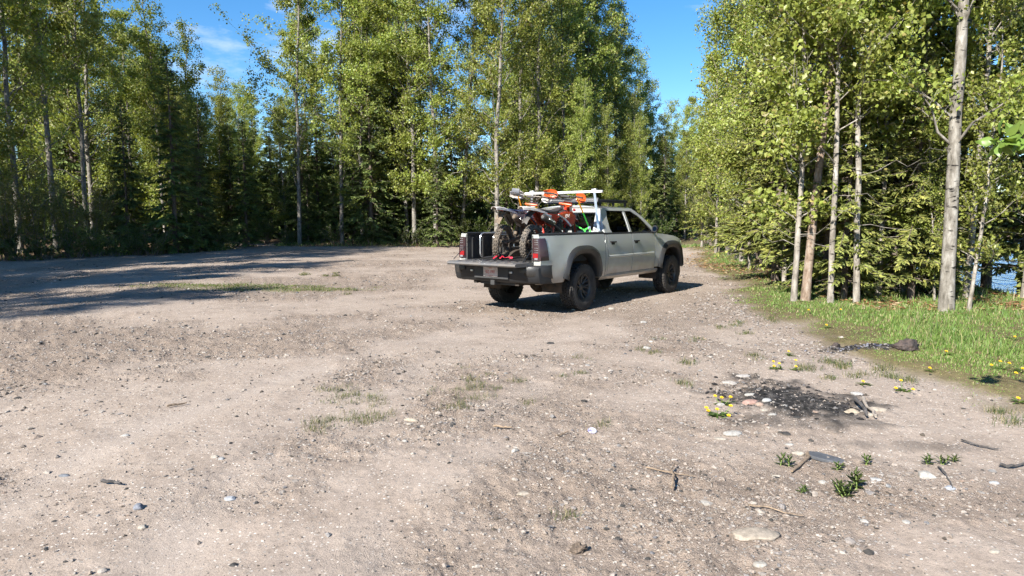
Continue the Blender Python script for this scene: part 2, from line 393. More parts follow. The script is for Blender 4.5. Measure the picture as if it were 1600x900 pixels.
def gravel():
    K = 300; parts = []
    r_ = RNG; amax = R(46)
    # sizes by a power law; only what is large enough to make out at its distance is kept
    N = 520000
    d = np.exp(r_.uniform(math.log(2.2), math.log(36), N)); a = r_.uniform(-amax, amax, N)
    smin = .00100 * d                              # metres, radius-like
    s = smin * r_.random(N) ** -.36
    # log-uniform distance gives density 1/d^2 which is what the cull needs; thin to the wanted number
    x, y = d * np.sin(a), d * np.cos(a)
    g = verge(x, y); w = woods(x, y)
    p = .055 + .34 * sstep(.05, .62, .5 + .5 * fbm(x, y, 1.2, 3, .65)) ** 2.2
    p *= .16 + 1.0 * rough(x, y)
    p *= 1 - .65 * rut(x, y)
    p *= 1 - .45 * sstep(6, 11, d); p = np.where(g > .1, p * .06, p); p = np.where(w > .3, 0, p)
    p = p * (1 + 1.2 * sstep(-1.5, -.1, g) * (g < .1))
    p *= np.where(patch_grass(x, y) > .4, .2, 1)
    keep = (r_.random(N) < p * .62) & (s < .036) & (r_.random(N) < np.clip(.013 / s, .08, 1) ** 1.25)
    x, y, s, d = x[keep], y[keep], s[keep], d[keep]; n = len(x)
    z = height(x, y)
    protos = [ico(1, 100 + k) for k in range(6)]
    bm_small = [(v, f) for v, f in protos]
    Vs, Fs, Cs, b = [], [], [], 0
    small = []
    bms = bmesh.new(); bmesh.ops.create_icosphere(bms, subdivisions=1, radius=1); bms.free()
    # 12-vertex stones
    base = ico12()
    kind = r_.integers(0, len(base), n)
    for k, (pv, pf) in enumerate(base):
        i = np.where(kind == k)[0]; q = len(i)
        if not q: continue
        sc = np.c_[s[i] * r_.uniform(.8, 1.35, q), s[i] * r_.uniform(.65, 1.0, q), s[i] * r_.uniform(.30, .62, q)]
        P = pv[None] * sc[:, None]
        th = r_.uniform(0, 6.28, q); tl = r_.normal(0, .22, q)
        c, sn = np.cos(tl)[:, None], np.sin(tl)[:, None]
        P = np.stack([P[..., 0], P[..., 1] * c - P[..., 2] * sn, P[..., 1] * sn + P[..., 2] * c], -1)
        c, sn = np.cos(th)[:, None], np.sin(th)[:, None]
        P = np.stack([P[..., 0] * c - P[..., 1] * sn, P[..., 0] * sn + P[..., 1] * c, P[..., 2]], -1)
        P += np.c_[x[i], y[i], z[i] + sc[:, 2] * .30][:, None]
        t_ = STONE_TINTS[r_.choice(len(STONE_TINTS), q, p=STONE_P)] * r_.uniform(.8, 1.12, (q, 1))
        dusty = r_.uniform(.1, .75, (q, 1)) * (t_.mean(1, keepdims=True) > .12); t_ = t_ * (1 - dusty) + np.array([.32, .275, .24]) * dusty
        Vs.append(P.reshape(-1, 3)); Cs.append(np.repeat(t_, len(pv), 0))
        Fs.append((pf[None] + (b + np.arange(q) * len(pv))[:, None, None]).reshape(-1, 3)); b += q * len(pv)
    o = mobj('gravel', np_mesh('gravel', np.concatenate(Vs), np.concatenate(Fs), mat=stone_mat, col=np.concatenate(Cs)))
    tag(o, 'loose pale and grey pebbles strewn over the dirt', 'gravel', kind='stuff')
    return n
def ico12():
    out = []
    for k in range(5):
        bm = bmesh.new(); bmesh.ops.create_icosphere(bm, subdivisions=1, radius=1.0)
        V = np.array([v.co[:] for v in bm.verts]); F = np.array([[v.index for v in f.verts] for f in bm.faces]); bm.free()
        V = V + np.random.default_rng(40 + k).normal(0, .13, V.shape); out.append((V, F))
    return out
N_GRAVEL = gravel()
def crumbs():
    """dirt-coloured clods and grit close by, where they can be made out"""
    r_ = RNG; N = 260000
    d = np.sqrt(r_.uniform(2.3 ** 2, 8.0 ** 2, N)); a = r_.uniform(-R(44), R(44), N); x, y = d * np.sin(a), d * np.cos(a)
    cl = sstep(-.15, .55, fbm(x, y, 1.7, 3, .6) + .5 * fbm(x, y, 7.0, 2))
    p = (.10 + .9 * cl) * (.12 + .95 * rough(x, y)) * (1 - .6 * rut(x, y)) * (4.0 / np.maximum(d, 4.0)) ** 1.3
    k = (r_.random(N) < p * .62) & (verge(x, y) < .3); x, y, d = x[k], y[k], d[k]; n = len(x)
    s = np.minimum(.0022 * r_.random(n) ** -.42, .014) * np.maximum(1, d / 4.2); z = height(x, y)
    O = np.array([(1, 0, 0), (-.8, .3, 0), (.1, 1, .1), (-.2, -.9, 0), (.2, -.1, 1), (0, 0, -1)]); F = np.array([(0, 2, 4), (2, 1, 4), (1, 3, 4), (3, 0, 4), (2, 0, 5), (1, 2, 5), (3, 1, 5), (0, 3, 5)])
    th = r_.uniform(0, 6.28, n); c, sn = np.cos(th)[:, None], np.sin(th)[:, None]
    P = O[None] * (s[:, None] * r_.uniform(.6, 1.5, (n, 3)) * np.array([1, 1, .7]))[:, None] + r_.normal(0, .12, (n, 6, 3)) * s[:, None, None]
    P = np.stack([P[..., 0] * c - P[..., 1] * sn, P[..., 0] * sn + P[..., 1] * c, P[..., 2]], -1) + np.c_[x, y, z + s * .25][:, None]
    ct = np.array([(.30, .25, .21), (.25, .205, .17), (.20, .16, .13), (.35, .30, .255), (.09, .075, .06)])[r_.choice(5, n, p=[.32, .28, .18, .10, .12])] * r_.uniform(.85, 1.1, (n, 1))
    o = mobj('dirt_crumbs', np_mesh('dirt_crumbs', P.reshape(-1, 3), (F[None] + (np.arange(n) * 6)[:, None, None]).reshape(-1, 3), mat=stone_mat, col=np.repeat(ct, 6, 0)))
    tag(o, 'fine crumbs and clods of dry dirt on the near ground', 'dirt', kind='stuff'); return n
N_CRUMBS = crumbs()

# ---- the stones one can point at: pixel, width in pixels, flatness, tint, label
def stone(px, py, wpx, flat, tint, label, seed, yaw=None, asp=.7, name='stone'):
    x, y = ground_px(px, py); w = wpx / FPX * math.hypot(y, CAM_H) / 2
    V, F = ico(3, seed, .25)
    r_ = np.random.default_rng(seed)
    V = V * (1 + .16 * fbm(V[:, 0] * 1.3 + seed, V[:, 1] * 1.3 + V[:, 2] * 2.1, 1.0, 3))[:, None] * np.array([w, w * asp, w * flat])
    a = r_.uniform(-.5, .5) if yaw is None else yaw
    c, s = math.cos(a), math.sin(a)
    V = np.c_[V[:, 0] * c - V[:, 1] * s, V[:, 0] * s + V[:, 1] * c, V[:, 2]]
    tint = np.array(tint) * min(1.0, .36 / max(tint))
    col = np.tile(tint, (len(V), 1)) * r_.uniform(.93, 1.05, (len(V), 1)); low = sstep(.25, -.2, V[:, 2] / (w * flat))[:, None] * .7; col = col * (1 - low) + np.array([.28, .24, .205]) * low
    o = mobj(name, np_mesh(name, V, F, smooth=True, mat=stone_mat, col=col), loc=(x, y, hz(x, y) + w * flat * .05))
    return tag(o, label, 'stone', 'stones lying loose on the dirt')
PALE, WHITE, TAN, PINK, GREY, DARK, SLATE = (.46, .41, .345), (.55, .52, .475), (.40, .33, .25), (.36, .23, .19), (.27, .27, .27), (.045, .043, .042), (.15, .16, .18)
for k, a in enumerate((
    (1180, 847, 72, .12, (.46, .39, .31), 'large flat cream stone sunk in the dirt at the bottom of the photo', .62),
    (1447, 751, 29, .55, WHITE, 'round white stone standing proud right of the leafy weed', .8),
    (1144, 686, 30, .30, WHITE, 'flat white stone below the dandelions of the fire pit', .7),
    (1124, 692, 22, .18, PALE, 'thin pale stone touching the flat white one below the fire pit', .5),
    (1248, 714, 20, .40, PALE, 'pale oval stone left of the grey slate slab', .6),
    (1234, 700, 17, .30, WHITE, 'small flat white stone just above the pale oval one by the slate', .6),
    (1286, 755, 14, .60, WHITE, 'egg shaped white pebble below the grey slate slab', .8),
    (1213, 749, 16, .45, PALE, 'chipped pale stone left of the egg shaped white pebble', .7),
    (1483, 768, 18, .5, (.44, .46, .50), 'bluish grey stone below right of the round white stone', .7),
    (1368, 757, 20, .35, (.58, .57, .56), 'glassy grey white stone between leafy weed and round white stone', .6),
    (1187, 890, 20, .45, (.60, .55, .48), 'smooth pale stone below the large flat cream stone', .75),
    (1350, 818, 13, .55, WHITE, 'small bright white pebble far below the leafy weed', .8),
    (1416, 824, 13, .5, WHITE, 'small white pebble right of the bright one below the weed', .8),
    (1553, 757, 16, .4, (.56, .57, .58), 'grey white stone near the right edge below the dark twig', .7),
    (1553, 869, 18, .45, PALE, 'pale stone in the bottom right corner of the dirt', .7),
    (1172, 634, 28, .45, PINK, 'pink stone lying in the charcoal of the fire pit', .65),
    (1186, 641, 16, .5, (.52, .38, .30), 'small salmon stone beside the pink one in the fire pit', .8),
    (1171, 625, 19, .35, WHITE, 'flat white stone behind the pink one in the fire pit', .5),
    (1197, 632, 17, .45, (.50, .50, .49), 'grey white stone right of the pink one in the fire pit', .7),
    (1126, 636, 13, .5, WHITE, 'white pebble between the two dandelion clumps at the fire pit', .8),
    (1194, 647, 12, .5, PALE, 'pale pebble under the salmon stone in the fire pit', .8),
    (1225, 645, 12, .45, WHITE, 'white oval pebble in the middle of the charcoal', .6),
    (1330, 651, 24, .5, (.58, .48, .36), 'tan stone at the right end of the fire pit beside charred wood', .7),
    (1371, 644, 28, .35, (.55, .47, .38), 'flat tan stone right of the charred wood', .6),
    (1361, 655, 20, .3, PALE, 'thin pale stone under the charred wood', .45),
    (1338, 618, 20, .4, (.48, .46, .44), 'grey stone on the right rim of the fire pit', .7),
    (1140, 602, 24, .35, (.46, .42, .38), 'dusty stone on the upper left rim of the fire pit', .7),
    (1160, 590, 26, .25, (.54, .50, .46), 'flat stone at the top rim of the fire pit', .5),
    (1206, 657, 16, .3, WHITE, 'thin white stone at the lower rim of the fire pit', .5),
    (643, 660, 24, .40, (.55, .46, .36), 'tan oblong stone beside the sparse grass left of centre', .55),
    (640, 666, 10, .6, PALE, 'small pale stone tucked under the tan oblong stone', .8),
    (632, 694, 10, .6, WHITE, 'round white pebble below the tan oblong stone', .9),
    (217, 803, 18, .8, (.19, .20, .23), 'dark blue grey stone standing up in the left foreground', .8),
    (223, 830, 14, .6, PALE, 'pale pebble just below the dark stone in the left foreground', .8),
    (101, 746, 18, .35, SLATE, 'flat dark slate chip at the far left of the foreground', .5),
    (360, 783, 20, .45, (.38, .39, .41), 'grey angular stone in the left foreground right of a light rut', .7),
    (335, 722, 13, .5, PALE, 'cream stone beside a dark one in the left middle ground', .7),
    (346, 725, 12, .45, GREY, 'grey stone beside a cream one in the left middle ground', .7),
    (195, 682, 14, .45, (.42, .40, .37), 'brown grey stone on the left of the dirt', .6),
    (365, 889, 14, .5, DARK, 'black angular stone at the bottom left of the dirt', .7),
    (160, 897, 15, .6, (.52, .46, .40), 'pale rounded stone cut off by the bottom edge', .9),
    (818, 780, 20, .30, (.50, .43, .35), 'flat brick shaped beige stone in the centre foreground', .6),
    (1010, 545, 14, .5, WHITE, 'white stone on the gravel between truck and fire pit', .7),
    (1005, 505, 12, .5, WHITE, 'small white stone on the gravel just past the truck shadow', .7),
    (955, 483, 11, .6, PALE, 'pale stone just in front of the rear wheel shadow', .8),
    (860, 536, 12, .5, DARK, 'dark pebble on the dirt well in front of the rear wheel', .7),
    (1245, 662, 12, .6, DARK, 'black charcoal lump at the lower edge of the fire pit', .8),
    (1228, 686, 13, .6, DARK, 'black charcoal lump above the pale oval stone', .8),
)):
    stone(a[0], a[1], a[2], a[3], a[4], a[5], 300 + k, asp=a[6])
# ================================================================ grass
def blades(name, x, y, h, w, tint, label, lean=.5, matl=None, zoff=-.005):
    n = len(x); r_ = RNG
    z = height(x, y) + zoff
    a = r_.uniform(0, 6.283, n); l = h * lean * r_.uniform(.15, 1.0, n); f = a + r_.normal(0, .6, n) + 1.57
    dx, dy = np.cos(a), np.sin(a); px_, py_ = np.cos(f) * w / 2, np.sin(f) * w / 2
    P = np.zeros((n, 5, 3))
    P[:, 0] = np.c_[x - px_, y - py_, z]; P[:, 1] = np.c_[x + px_, y + py_, z]
    mx_, my_, mz = x + dx * l * .32, y + dy * l * .32, z + h * .58
    P[:, 2] = np.c_[mx_ - px_ * .8, my_ - py_ * .8, mz]; P[:, 3] = np.c_[mx_ + px_ * .8, my_ + py_ * .8, mz]
    P[:, 4] = np.c_[x + dx * l, y + dy * l, z + h * (1 - .25 * (l / np.maximum(h, 1e-4)) ** 2)]
    F = np.array([(0, 1, 3), (0, 3, 2), (2, 3, 4)])
    F = (F[None] + (np.arange(n) * 5)[:, None, None]).reshape(-1, 3)
    o = mobj(name, np_mesh(name, P.reshape(-1, 3), F, mat=matl or grass_mat, col=np.repeat(tint, 5, 0)))
    return tag(o, label, 'grass', kind='stuff')
grass_mat = leaf_mat('grass_blade', .35, .5, .3)
def tints(n, cols, p=None, v=.25):
    c = np.array(cols)[RNG.choice(len(cols), n, p=p)]
    return c * (1 + v * RNG.uniform(-1, 1, (n, 1)))
GREEN = [(.125, .195, .042), (.165, .225, .060), (.090, .150, .034), (.26, .24, .11), (.32, .27, .16)]
def scatter(n, x0, x1, y0, y1):
    return RNG.uniform(x0, x1, n), RNG.uniform(y0, y1, n)
def verge_grass():
    X, Y = [], []
    for n, y0, y1, x0, x1 in ((150000, 4.6, 9, 2.5, 9), (170000, 9, 15, 3.5, 12.2), (90000, 15, 27, 5, 15), (45000, 27, 40, 8, 18)):
        x, y = scatter(n, x0, x1, y0, y1)
        d = np.hypot(x, y); g = verge(x, y)
        cl = sstep(-.35, .40, fbm(x, y, 1.6, 3) + .45 * fbm(x, y, 6.0, 2))
        dens = sstep(-.15, 1.3, g) * (.28 + .72 * cl) * (1 - char(x, y))
        shade = np.where((x > bank_x(y) - 2.6 + .8 * fbm(x, y, .6, 2)) & (y < 25), .35, 1)
        k = (RNG.random(n) < dens * shade) & (x < .80 * y + .6) & (x < bank_x(y) + 1)
        X.append(x[k]); Y.append(y[k])
    x, y = np.concatenate(X), np.concatenate(Y); n = len(x); d = np.hypot(x, y); g = verge(x, y)
    h = RNG.uniform(.015, .050, n) * (.45 + .9 * sstep(0, 1.8, g)) * (1 + 1.1 * fbm(x, y, .9, 2)).clip(.35, 2) * (1 + .5 * fbm(x, y, 4.0, 2))
    tall = (RNG.random(n) < .06 * sstep(.6, 2.2, g)); h = np.where(tall, h * 2.6, h)
    w = np.maximum(.0045, d * .0009) * RNG.uniform(.8, 1.4, n)
    t_ = tints(n, GREEN, [.34, .30, .18, .11, .07])
    blades('verge_grass', x, y, h, w, t_, 'bright green grass verge running along under the right hand trees', .7)
verge_grass()
def clearing_grass():
    # the short patch left of the truck, and thin tufts on the dirt
    x, y = scatter(60000, -10, 0, 11.5, 20); m = patch_grass(x, y); k = RNG.random(60000) < m * .95; x, y = x[k], y[k]; n = len(x)
    blades('short_grass', x, y, RNG.uniform(.02, .05, n), np.full(n, .012), tints(n, [(.10, .15, .038), (.14, .18, .05), (.08, .12, .03), (.24, .21, .11)]), 'patch of short yellow green grass on the dirt left of the truck', .9)
    X, Y, H = [], [], []
    spots = []
    for (cx, cy, sx, sy, k) in ((555, 625, 62, 26, 34), (520, 655, 60, 18, 16), (585, 655, 40, 14, 14), (735, 612, 46, 30, 30), (715, 640, 30, 12, 8), (480, 675, 24, 8, 5)):
        for _ in range(k): spots.append((RNG.normal(cx, sx * .5), RNG.normal(cy, sy * .5), RNG.uniform(.4, 1)))
    for px_, py_, s in ((806, 598, .7), (823, 628, .7), (905, 588, .6), (880, 592, .4), (1072, 568, 1.1), (1066, 603, 1), (1178, 558, .9), (1020, 555, .8), (1005, 546, .5), (1090, 530, .8), (1030, 530, .5),
                        (940, 672, .6), (885, 812, .5), (905, 560, .4), (1150, 505, 1), (1165, 518, .9), (1210, 500, .9), (1125, 512, .6), (1260, 577, 1.3), (1300, 563, 1.3), (1315, 572, 1.4), (1340, 585, 1.2), (1390, 588, 1.2), (1420, 595, 1.2), (1375, 575, 1.5), (1290, 590, .8), (500, 450, 1.5), (545, 455, 1.5), (520, 430, 1.4), (480, 428, 1.2), (1580, 660, 1.3), (1560, 645, 1)):
        for _ in range(4): spots.append((px_ + RNG.normal(0, 6), py_ + RNG.normal(0, 2), s))
    for px_, py_, s in spots:
        gx, gy = ground_px(px_, py_); q = int(RNG.integers(16, 40) * s) + 4; rad = .014 + .032 * s
        X.append(RNG.normal(gx, rad, q)); Y.append(RNG.normal(gy, rad, q)); H.append(RNG.uniform(.022, .070, q) * (.6 + .5 * s))
    x, y, h = map(np.concatenate, (X, Y, H)); n = len(x)
    blades('sparse_grass', x, y, h, np.maximum(.003, np.hypot(x, y) * .00055), tints(n, [(.050, .072, .024), (.075, .095, .030), (.11, .11, .05), (.22, .18, .10)]), 'thin scattered tufts of dull grass on the open dirt', 1.0)
    # rough grass and herbs along the foot of the woods
    x, y = scatter(260000, -32, 12, 16, 50); w_ = woods(x, y)
    k = (RNG.random(260000) < .5 * sstep(-.5, .3, w_) * sstep(4.5, .8, w_) * (.25 + .75 * sstep(-.3, .4, fbm(x, y, .7, 2)))) & (np.abs(x) < .82 * y)
    x, y = x[k], y[k]; n = len(x)
    blades('woodland_edge_grass', x, y, RNG.uniform(.08, .30, n) * (.6 + .4 * sstep(-.3, 1, woods(x, y))), RNG.uniform(.02, .04, n), tints(n, [(.10, .145, .035), (.14, .17, .05), (.07, .10, .03), (.28, .23, .12)], [.4, .25, .2, .15]), 'rough grass and herbs along the foot of the woods', .8)
clearing_grass()
def litter():
    X, Y = [], []
    x, y = scatter(26000, 6, 14, 16, 34); g = verge(x, y)
    k = (RNG.random(26000) < .55 * np.exp(-((x - 8.6) / 2.0) ** 2 - ((y - 21.5) / 3.4) ** 2) + .10 * (g > 0) * (g < 2)); X.append(x[k]); Y.append(y[k])
    x, y = scatter(60000, -26, 9, 20, 46); w_ = woods(x, y); k = (RNG.random(60000) < .30 * sstep(-1.6, 0, w_) * sstep(3, 0, w_)) & (np.abs(x) < .8 * y); X.append(x[k]); Y.append(y[k])
    x, y = scatter(5000, 6, 12, 11, 17); k = (RNG.random(5000) < .7 * sstep(1.0, 2.2, verge(x, y))); X.append(x[k]); Y.append(y[k])
    x, y = np.concatenate(X), np.concatenate(Y); n = len(x)
    s = RNG.uniform(.035, .075, n); a = RNG.uniform(0, 6.28, n); z = height(x, y) + .02
    P = np.zeros((n, 4, 3)); c, sn = np.cos(a), np.sin(a)
    for k, (u, v) in enumerate(((-1, 0), (0, -.7), (1, 0), (0, .7))):
        P[:, k] = np.c_[x + s * (u * c - v * sn), y + s * (u * sn + v * c), z + RNG.uniform(-.012, .022, n)]
    F = np.arange(n * 4).reshape(n, 4)
    tag(mobj('fallen_leaves', np_mesh('fallen_leaves', P.reshape(-1, 3), F, mat=grass_mat, col=np.repeat(tints(n, [(.34, .19, .09), (.40, .26, .14), (.20, .11, .055), (.46, .36, .22)]), 4, 0))),
        'dry brown fallen leaves littering the ground by the track', 'leaves', kind='stuff')
litter()

# ================================================================ trees
bark_mats = {}
def bark(name, c0, c1, c2, scale=(6, 6, 2.2), knots=.5, fleck=(.012, .011, .010)):
    m = bpy.data.materials.new(name); m.use_nodes = True; t = m.node_tree; b = t.nodes['Principled BSDF']; lk = t.links.new; N = t.nodes.new
    co = N('ShaderNodeTexCoord'); mpn = N('ShaderNodeMapping'); mpn.inputs['Scale'].default_value = scale; lk(co.outputs['Object'], mpn.inputs[0])
    n = N('ShaderNodeTexNoise'); n.inputs['Scale'].default_value = 1.6; n.inputs['Detail'].default_value = 7; n.inputs['Roughness'].default_value = .68; lk(mpn.outputs[0], n.inputs['Vector'])
    r_ = N('ShaderNodeValToRGB'); e = r_.color_ramp.elements; e.new(.5)
    for k, (p, c) in enumerate(((.32, c0), (.5, c1), (.68, c2))): e[k].position = p; e[k].color = (*c, 1)
    lk(n.outputs['Fac'], r_.inputs['Fac'])
    mp2 = N('ShaderNodeMapping'); mp2.inputs['Scale'].default_value = (5, 5, 16); lk(co.outputs['Object'], mp2.inputs[0])
    v = N('ShaderNodeTexNoise'); v.inputs['Scale'].default_value = 1.3; v.inputs['Detail'].default_value = 4; lk(mp2.outputs[0], v.inputs['Vector'])
    r2 = N('ShaderNodeValToRGB'); r2.color_ramp.elements[0].position = .60; r2.color_ramp.elements[1].position = .68; r2.color_ramp.elements[1].color = (knots, knots, knots, 1)
    lk(v.outputs['Fac'], r2.inputs['Fac'])
    x = N('ShaderNodeMix'); x.data_type = 'RGBA'; lk(r2.outputs['Color'], x.inputs['Factor']); lk(r_.outputs['Color'], x.inputs['A']); x.inputs['B'].default_value = (*fleck, 1)
    lk(x.outputs['Result'], b.inputs['Base Color']); b.inputs['Roughness'].default_value = .9; b.inputs['Specular IOR Level'].default_value = .15
    u = N('ShaderNodeBump'); u.inputs['Strength'].default_value = .6; u.inputs['Distance'].default_value = .03; lk(n.outputs['Fac'], u.inputs['Height']); lk(u.outputs[0], b.inputs['Normal'])
    return m
BARK_ASPEN = bark('poplar_bark', (.07, .062, .05), (.18, .163, .138), (.31, .293, .26), knots=.97)
BARK_PALE = bark('young_poplar_bark', (.09, .077, .062), (.23, .205, .172), (.38, .355, .315), knots=.95)
BARK_SPRUCE = bark('spruce_bark', (.06, .048, .038), (.125, .10, .08), (.20, .17, .14), (14, 14, 7), .3)
BARK_RED = bark('peeling_bark', (.10, .072, .052), (.21, .155, .115), (.31, .27, .225), (8, 8, 3), .5)
LEAF = leaf_mat('poplar_leaf', .42, .42, .4)
NEEDLE = leaf_mat('spruce_needle', .12, .6, .25, (1.1, 1.05, .6))
TWIG = mat('bare_twig', (.20, .17, .135), .9, var=.4, vscale=5)

def tubes(paths, radii, sides):
    """many tapered tubes of the same point count as one (V, F4); paths (n,m,3), radii (n,m)"""
    n, m, _ = paths.shape
    T = np.empty_like(paths); T[:, 1:-1] = paths[:, 2:] - paths[:, :-2]; T[:, 0] = paths[:, 1] - paths[:, 0]; T[:, -1] = paths[:, -1] - paths[:, -2]
    T /= np.linalg.norm(T, axis=2, keepdims=True) + 1e-9
    ref = np.where(np.abs(T[..., 2:3]) < .9, np.array([0, 0, 1.]), np.array([1., 0, 0]))
    ref = np.broadcast_to(ref[:, :1], T.shape)
    A = np.cross(T, ref); A /= np.linalg.norm(A, axis=2, keepdims=True) + 1e-9; B = np.cross(A, T)
    q = np.arange(sides) / sides * 2 * np.pi
    V = paths[:, :, None] + radii[:, :, None, None] * (A[:, :, None] * np.cos(q)[None, None, :, None] + B[:, :, None] * np.sin(q)[None, None, :, None])
    I = np.arange(n * m * sides).reshape(n, m, sides); J = np.roll(I, -1, 2)
    F = np.stack([I[:, :-1], J[:, :-1], J[:, 1:], I[:, 1:]], -1).reshape(-1, 4)
    return V.reshape(-1, 3), F
def join(parts):
    V, F, b = [], [], 0
    for v, f in parts: V.append(v); F.append(f + b); b += len(v)
    return np.concatenate(V), np.concatenate(F)
def unit(v): return v / (np.linalg.norm(v, axis=-1, keepdims=True) + 1e-9)
def leaf_quads(r_, P, size, droop=.6, narrow=.72):
    """folded kites hanging at the points P: 4 points, 2 triangles each"""
    n = len(P)
    d = unit(r_.normal(size=(n, 3)) + np.array([0, 0, -droop]))           # stalk to tip
    s = unit(np.cross(d, r_.normal(size=(n, 3)))); nn = np.cross(d, s)
    L_ = (size * r_.uniform(.5, 1.4, n))[:, None]; w = L_ * narrow * .5
    fold = r_.uniform(.05, .3, n)[:, None] * w
    Q = np.empty((n, 4, 3))
    Q[:, 0] = P; Q[:, 1] = P + d * L_ * .42 + s * w + nn * fold; Q[:, 2] = P + d * L_ + nn * fold * r_.uniform(-1, .5, (n, 1)); Q[:, 3] = P + d * L_ * .42 - s * w + nn * fold
    F = np.array([(0, 1, 2), (0, 2, 3)]); F = (F[None] + (np.arange(n) * 4)[:, None, None]).reshape(-1, 3)
    return Q.reshape(-1, 3), F

POPLAR_TINTS = [(.228, .272, .052), (.270, .312, .068), (.172, .214, .044), (.310, .332, .095), (.33, .285, .10)]
def poplar_meshes(seed, H, cb, Rm, nleaf, leaf, r0=None, sides=9, lean=0.0, dens=4.6, bmat=None, shape='oval', dead=6, wob=.09):
    r_ = np.random.default_rng(seed)
    r0 = r0 or .035 + .0085 * H
    m = 16; t = np.linspace(0, 1, m) ** 1.5; hgt = t * H
    wx = np.cumsum(r_.normal(0, wob, m)) * t; wy = np.cumsum(r_.normal(0, wob, m)) * t
    tp = np.c_[wx + lean * hgt * t, wy, hgt]; tr = r0 * (1 - t) ** .85 * (1 + .30 * np.exp(-hgt / .20)) + .008
    tp[0, 2] = -.25
    parts = [tubes(tp[None], tr[None], sides)]
    at = lambda h: np.c_[np.interp(h, hgt, tp[:, 0]), np.interp(h, hgt, tp[:, 1]), h]
    n = int((H - cb) * dens); u = np.sort(r_.random(n)) ; h0 = cb + (H * .97 - cb) * u
    if shape == 'oval': prof = (np.sin(np.pi * np.clip(.12 + .86 * u, 0, 1)) ** .7)
    elif shape == 'column': prof = .55 + .45 * np.sin(np.pi * u)
    else: prof = (1 - u) ** .6 * .9 + .1
    ln = Rm * prof * r_.uniform(.55, 1.2, n) + .25
    az = np.arange(n) * 2.399 + r_.normal(0, .5, n); el = np.radians(r_.uniform(18, 55, n) + 22 * u)
    D = np.c_[np.cos(az) * np.cos(el), np.sin(az) * np.cos(el), np.sin(el)]
    k = np.linspace(0, 1, 5)
    B0 = at(h0)
    LP = B0[:, None] + D[:, None] * (ln[:, None] * k)[..., None]
    LP[..., 2] += (ln[:, None] * .16 * k ** 2) - (ln[:, None] * .10 * k ** 3)
    LP[:, 1:] += r_.normal(0, .05, LP[:, 1:].shape) * ln[:, None, None] * .7
    rb = np.interp(h0, hgt, tr) * .24 + .004
    parts.append(tubes(LP, np.maximum(rb[:, None] * (1 - k) ** .8, .004), 5))
    # twigs
    nt_ = 7; src = np.repeat(np.arange(n), nt_); tk = r_.uniform(.25, 1.0, n * nt_)
    seg = np.clip((tk * 4).astype(int), 0, 3); fr = tk * 4 - seg
    T0 = LP[src, seg] * (1 - fr)[:, None] + LP[src, seg + 1] * fr[:, None]
    TD = unit(D[src] * .75 + r_.normal(0, .62, (n * nt_, 3)) + np.array([0, 0, .12])); tl = np.maximum(.22, ln[src] * r_.uniform(.16, .40, n * nt_))
    k3 = np.linspace(0, 1, 3); TP = T0[:, None] + TD[:, None] * (tl[:, None] * k3)[..., None]; TP[:, 2, 2] -= tl * .12
    parts.append(tubes(TP, np.maximum(rb[src][:, None] * .28 * (1 - .7 * k3), .0025), 3))
    # bare dead twigs low down
    if dead:
        hd = r_.uniform(cb * .35, cb * 1.25 + .3, dead); ad = r_.uniform(0, 6.28, dead); ld = r_.uniform(.3, 1.1, dead)
        DD = np.c_[np.cos(ad), np.sin(ad), r_.uniform(-.35, .45, dead)]
        P = at(hd)[:, None] + DD[:, None] * (ld[:, None] * k)[..., None]; P[:, 1:] += r_.normal(0, .05, P[:, 1:].shape)
        parts.append(tubes(P, .0045 * (1 - .8 * k)[None] * np.ones((dead, 1)) + .0015, 4))
    V, F = join(parts)
    trunk = np_mesh('trunk', V, F, smooth=True, mat=bmat or BARK_ASPEN)
    # leaves in bunches along the twigs
    w = tl * np.exp(r_.normal(0, .75, len(tl))) * np.exp(.35 * r_.normal(size=n))[src]; w = w / w.sum(); pick = r_.choice(len(tl), nleaf, p=w); a = r_.uniform(.1, 1.08, nleaf) ** .8
    P = T0[pick] + TD[pick] * (tl[pick] * a)[:, None]; P[:, 2] -= tl[pick] * .12 * a * a
    P += r_.normal(0, .085 + leaf * .35, (nleaf, 3))
    V, F = leaf_quads(r_, P, np.full(nleaf, leaf))
    ct = np.array(POPLAR_TINTS)[r_.choice(5, nleaf, p=[.36, .28, .18, .13, .05])] * r_.uniform(.8, 1.2, (nleaf, 1))
    crown = np_mesh('crown', V, F, mat=LEAF, col=np.repeat(ct, 4, 0))
    return trunk, crown
SPRUCE_TINTS = [(.070, .098, .026), (.092, .125, .033), (.125, .155, .042), (.052, .075, .023)]
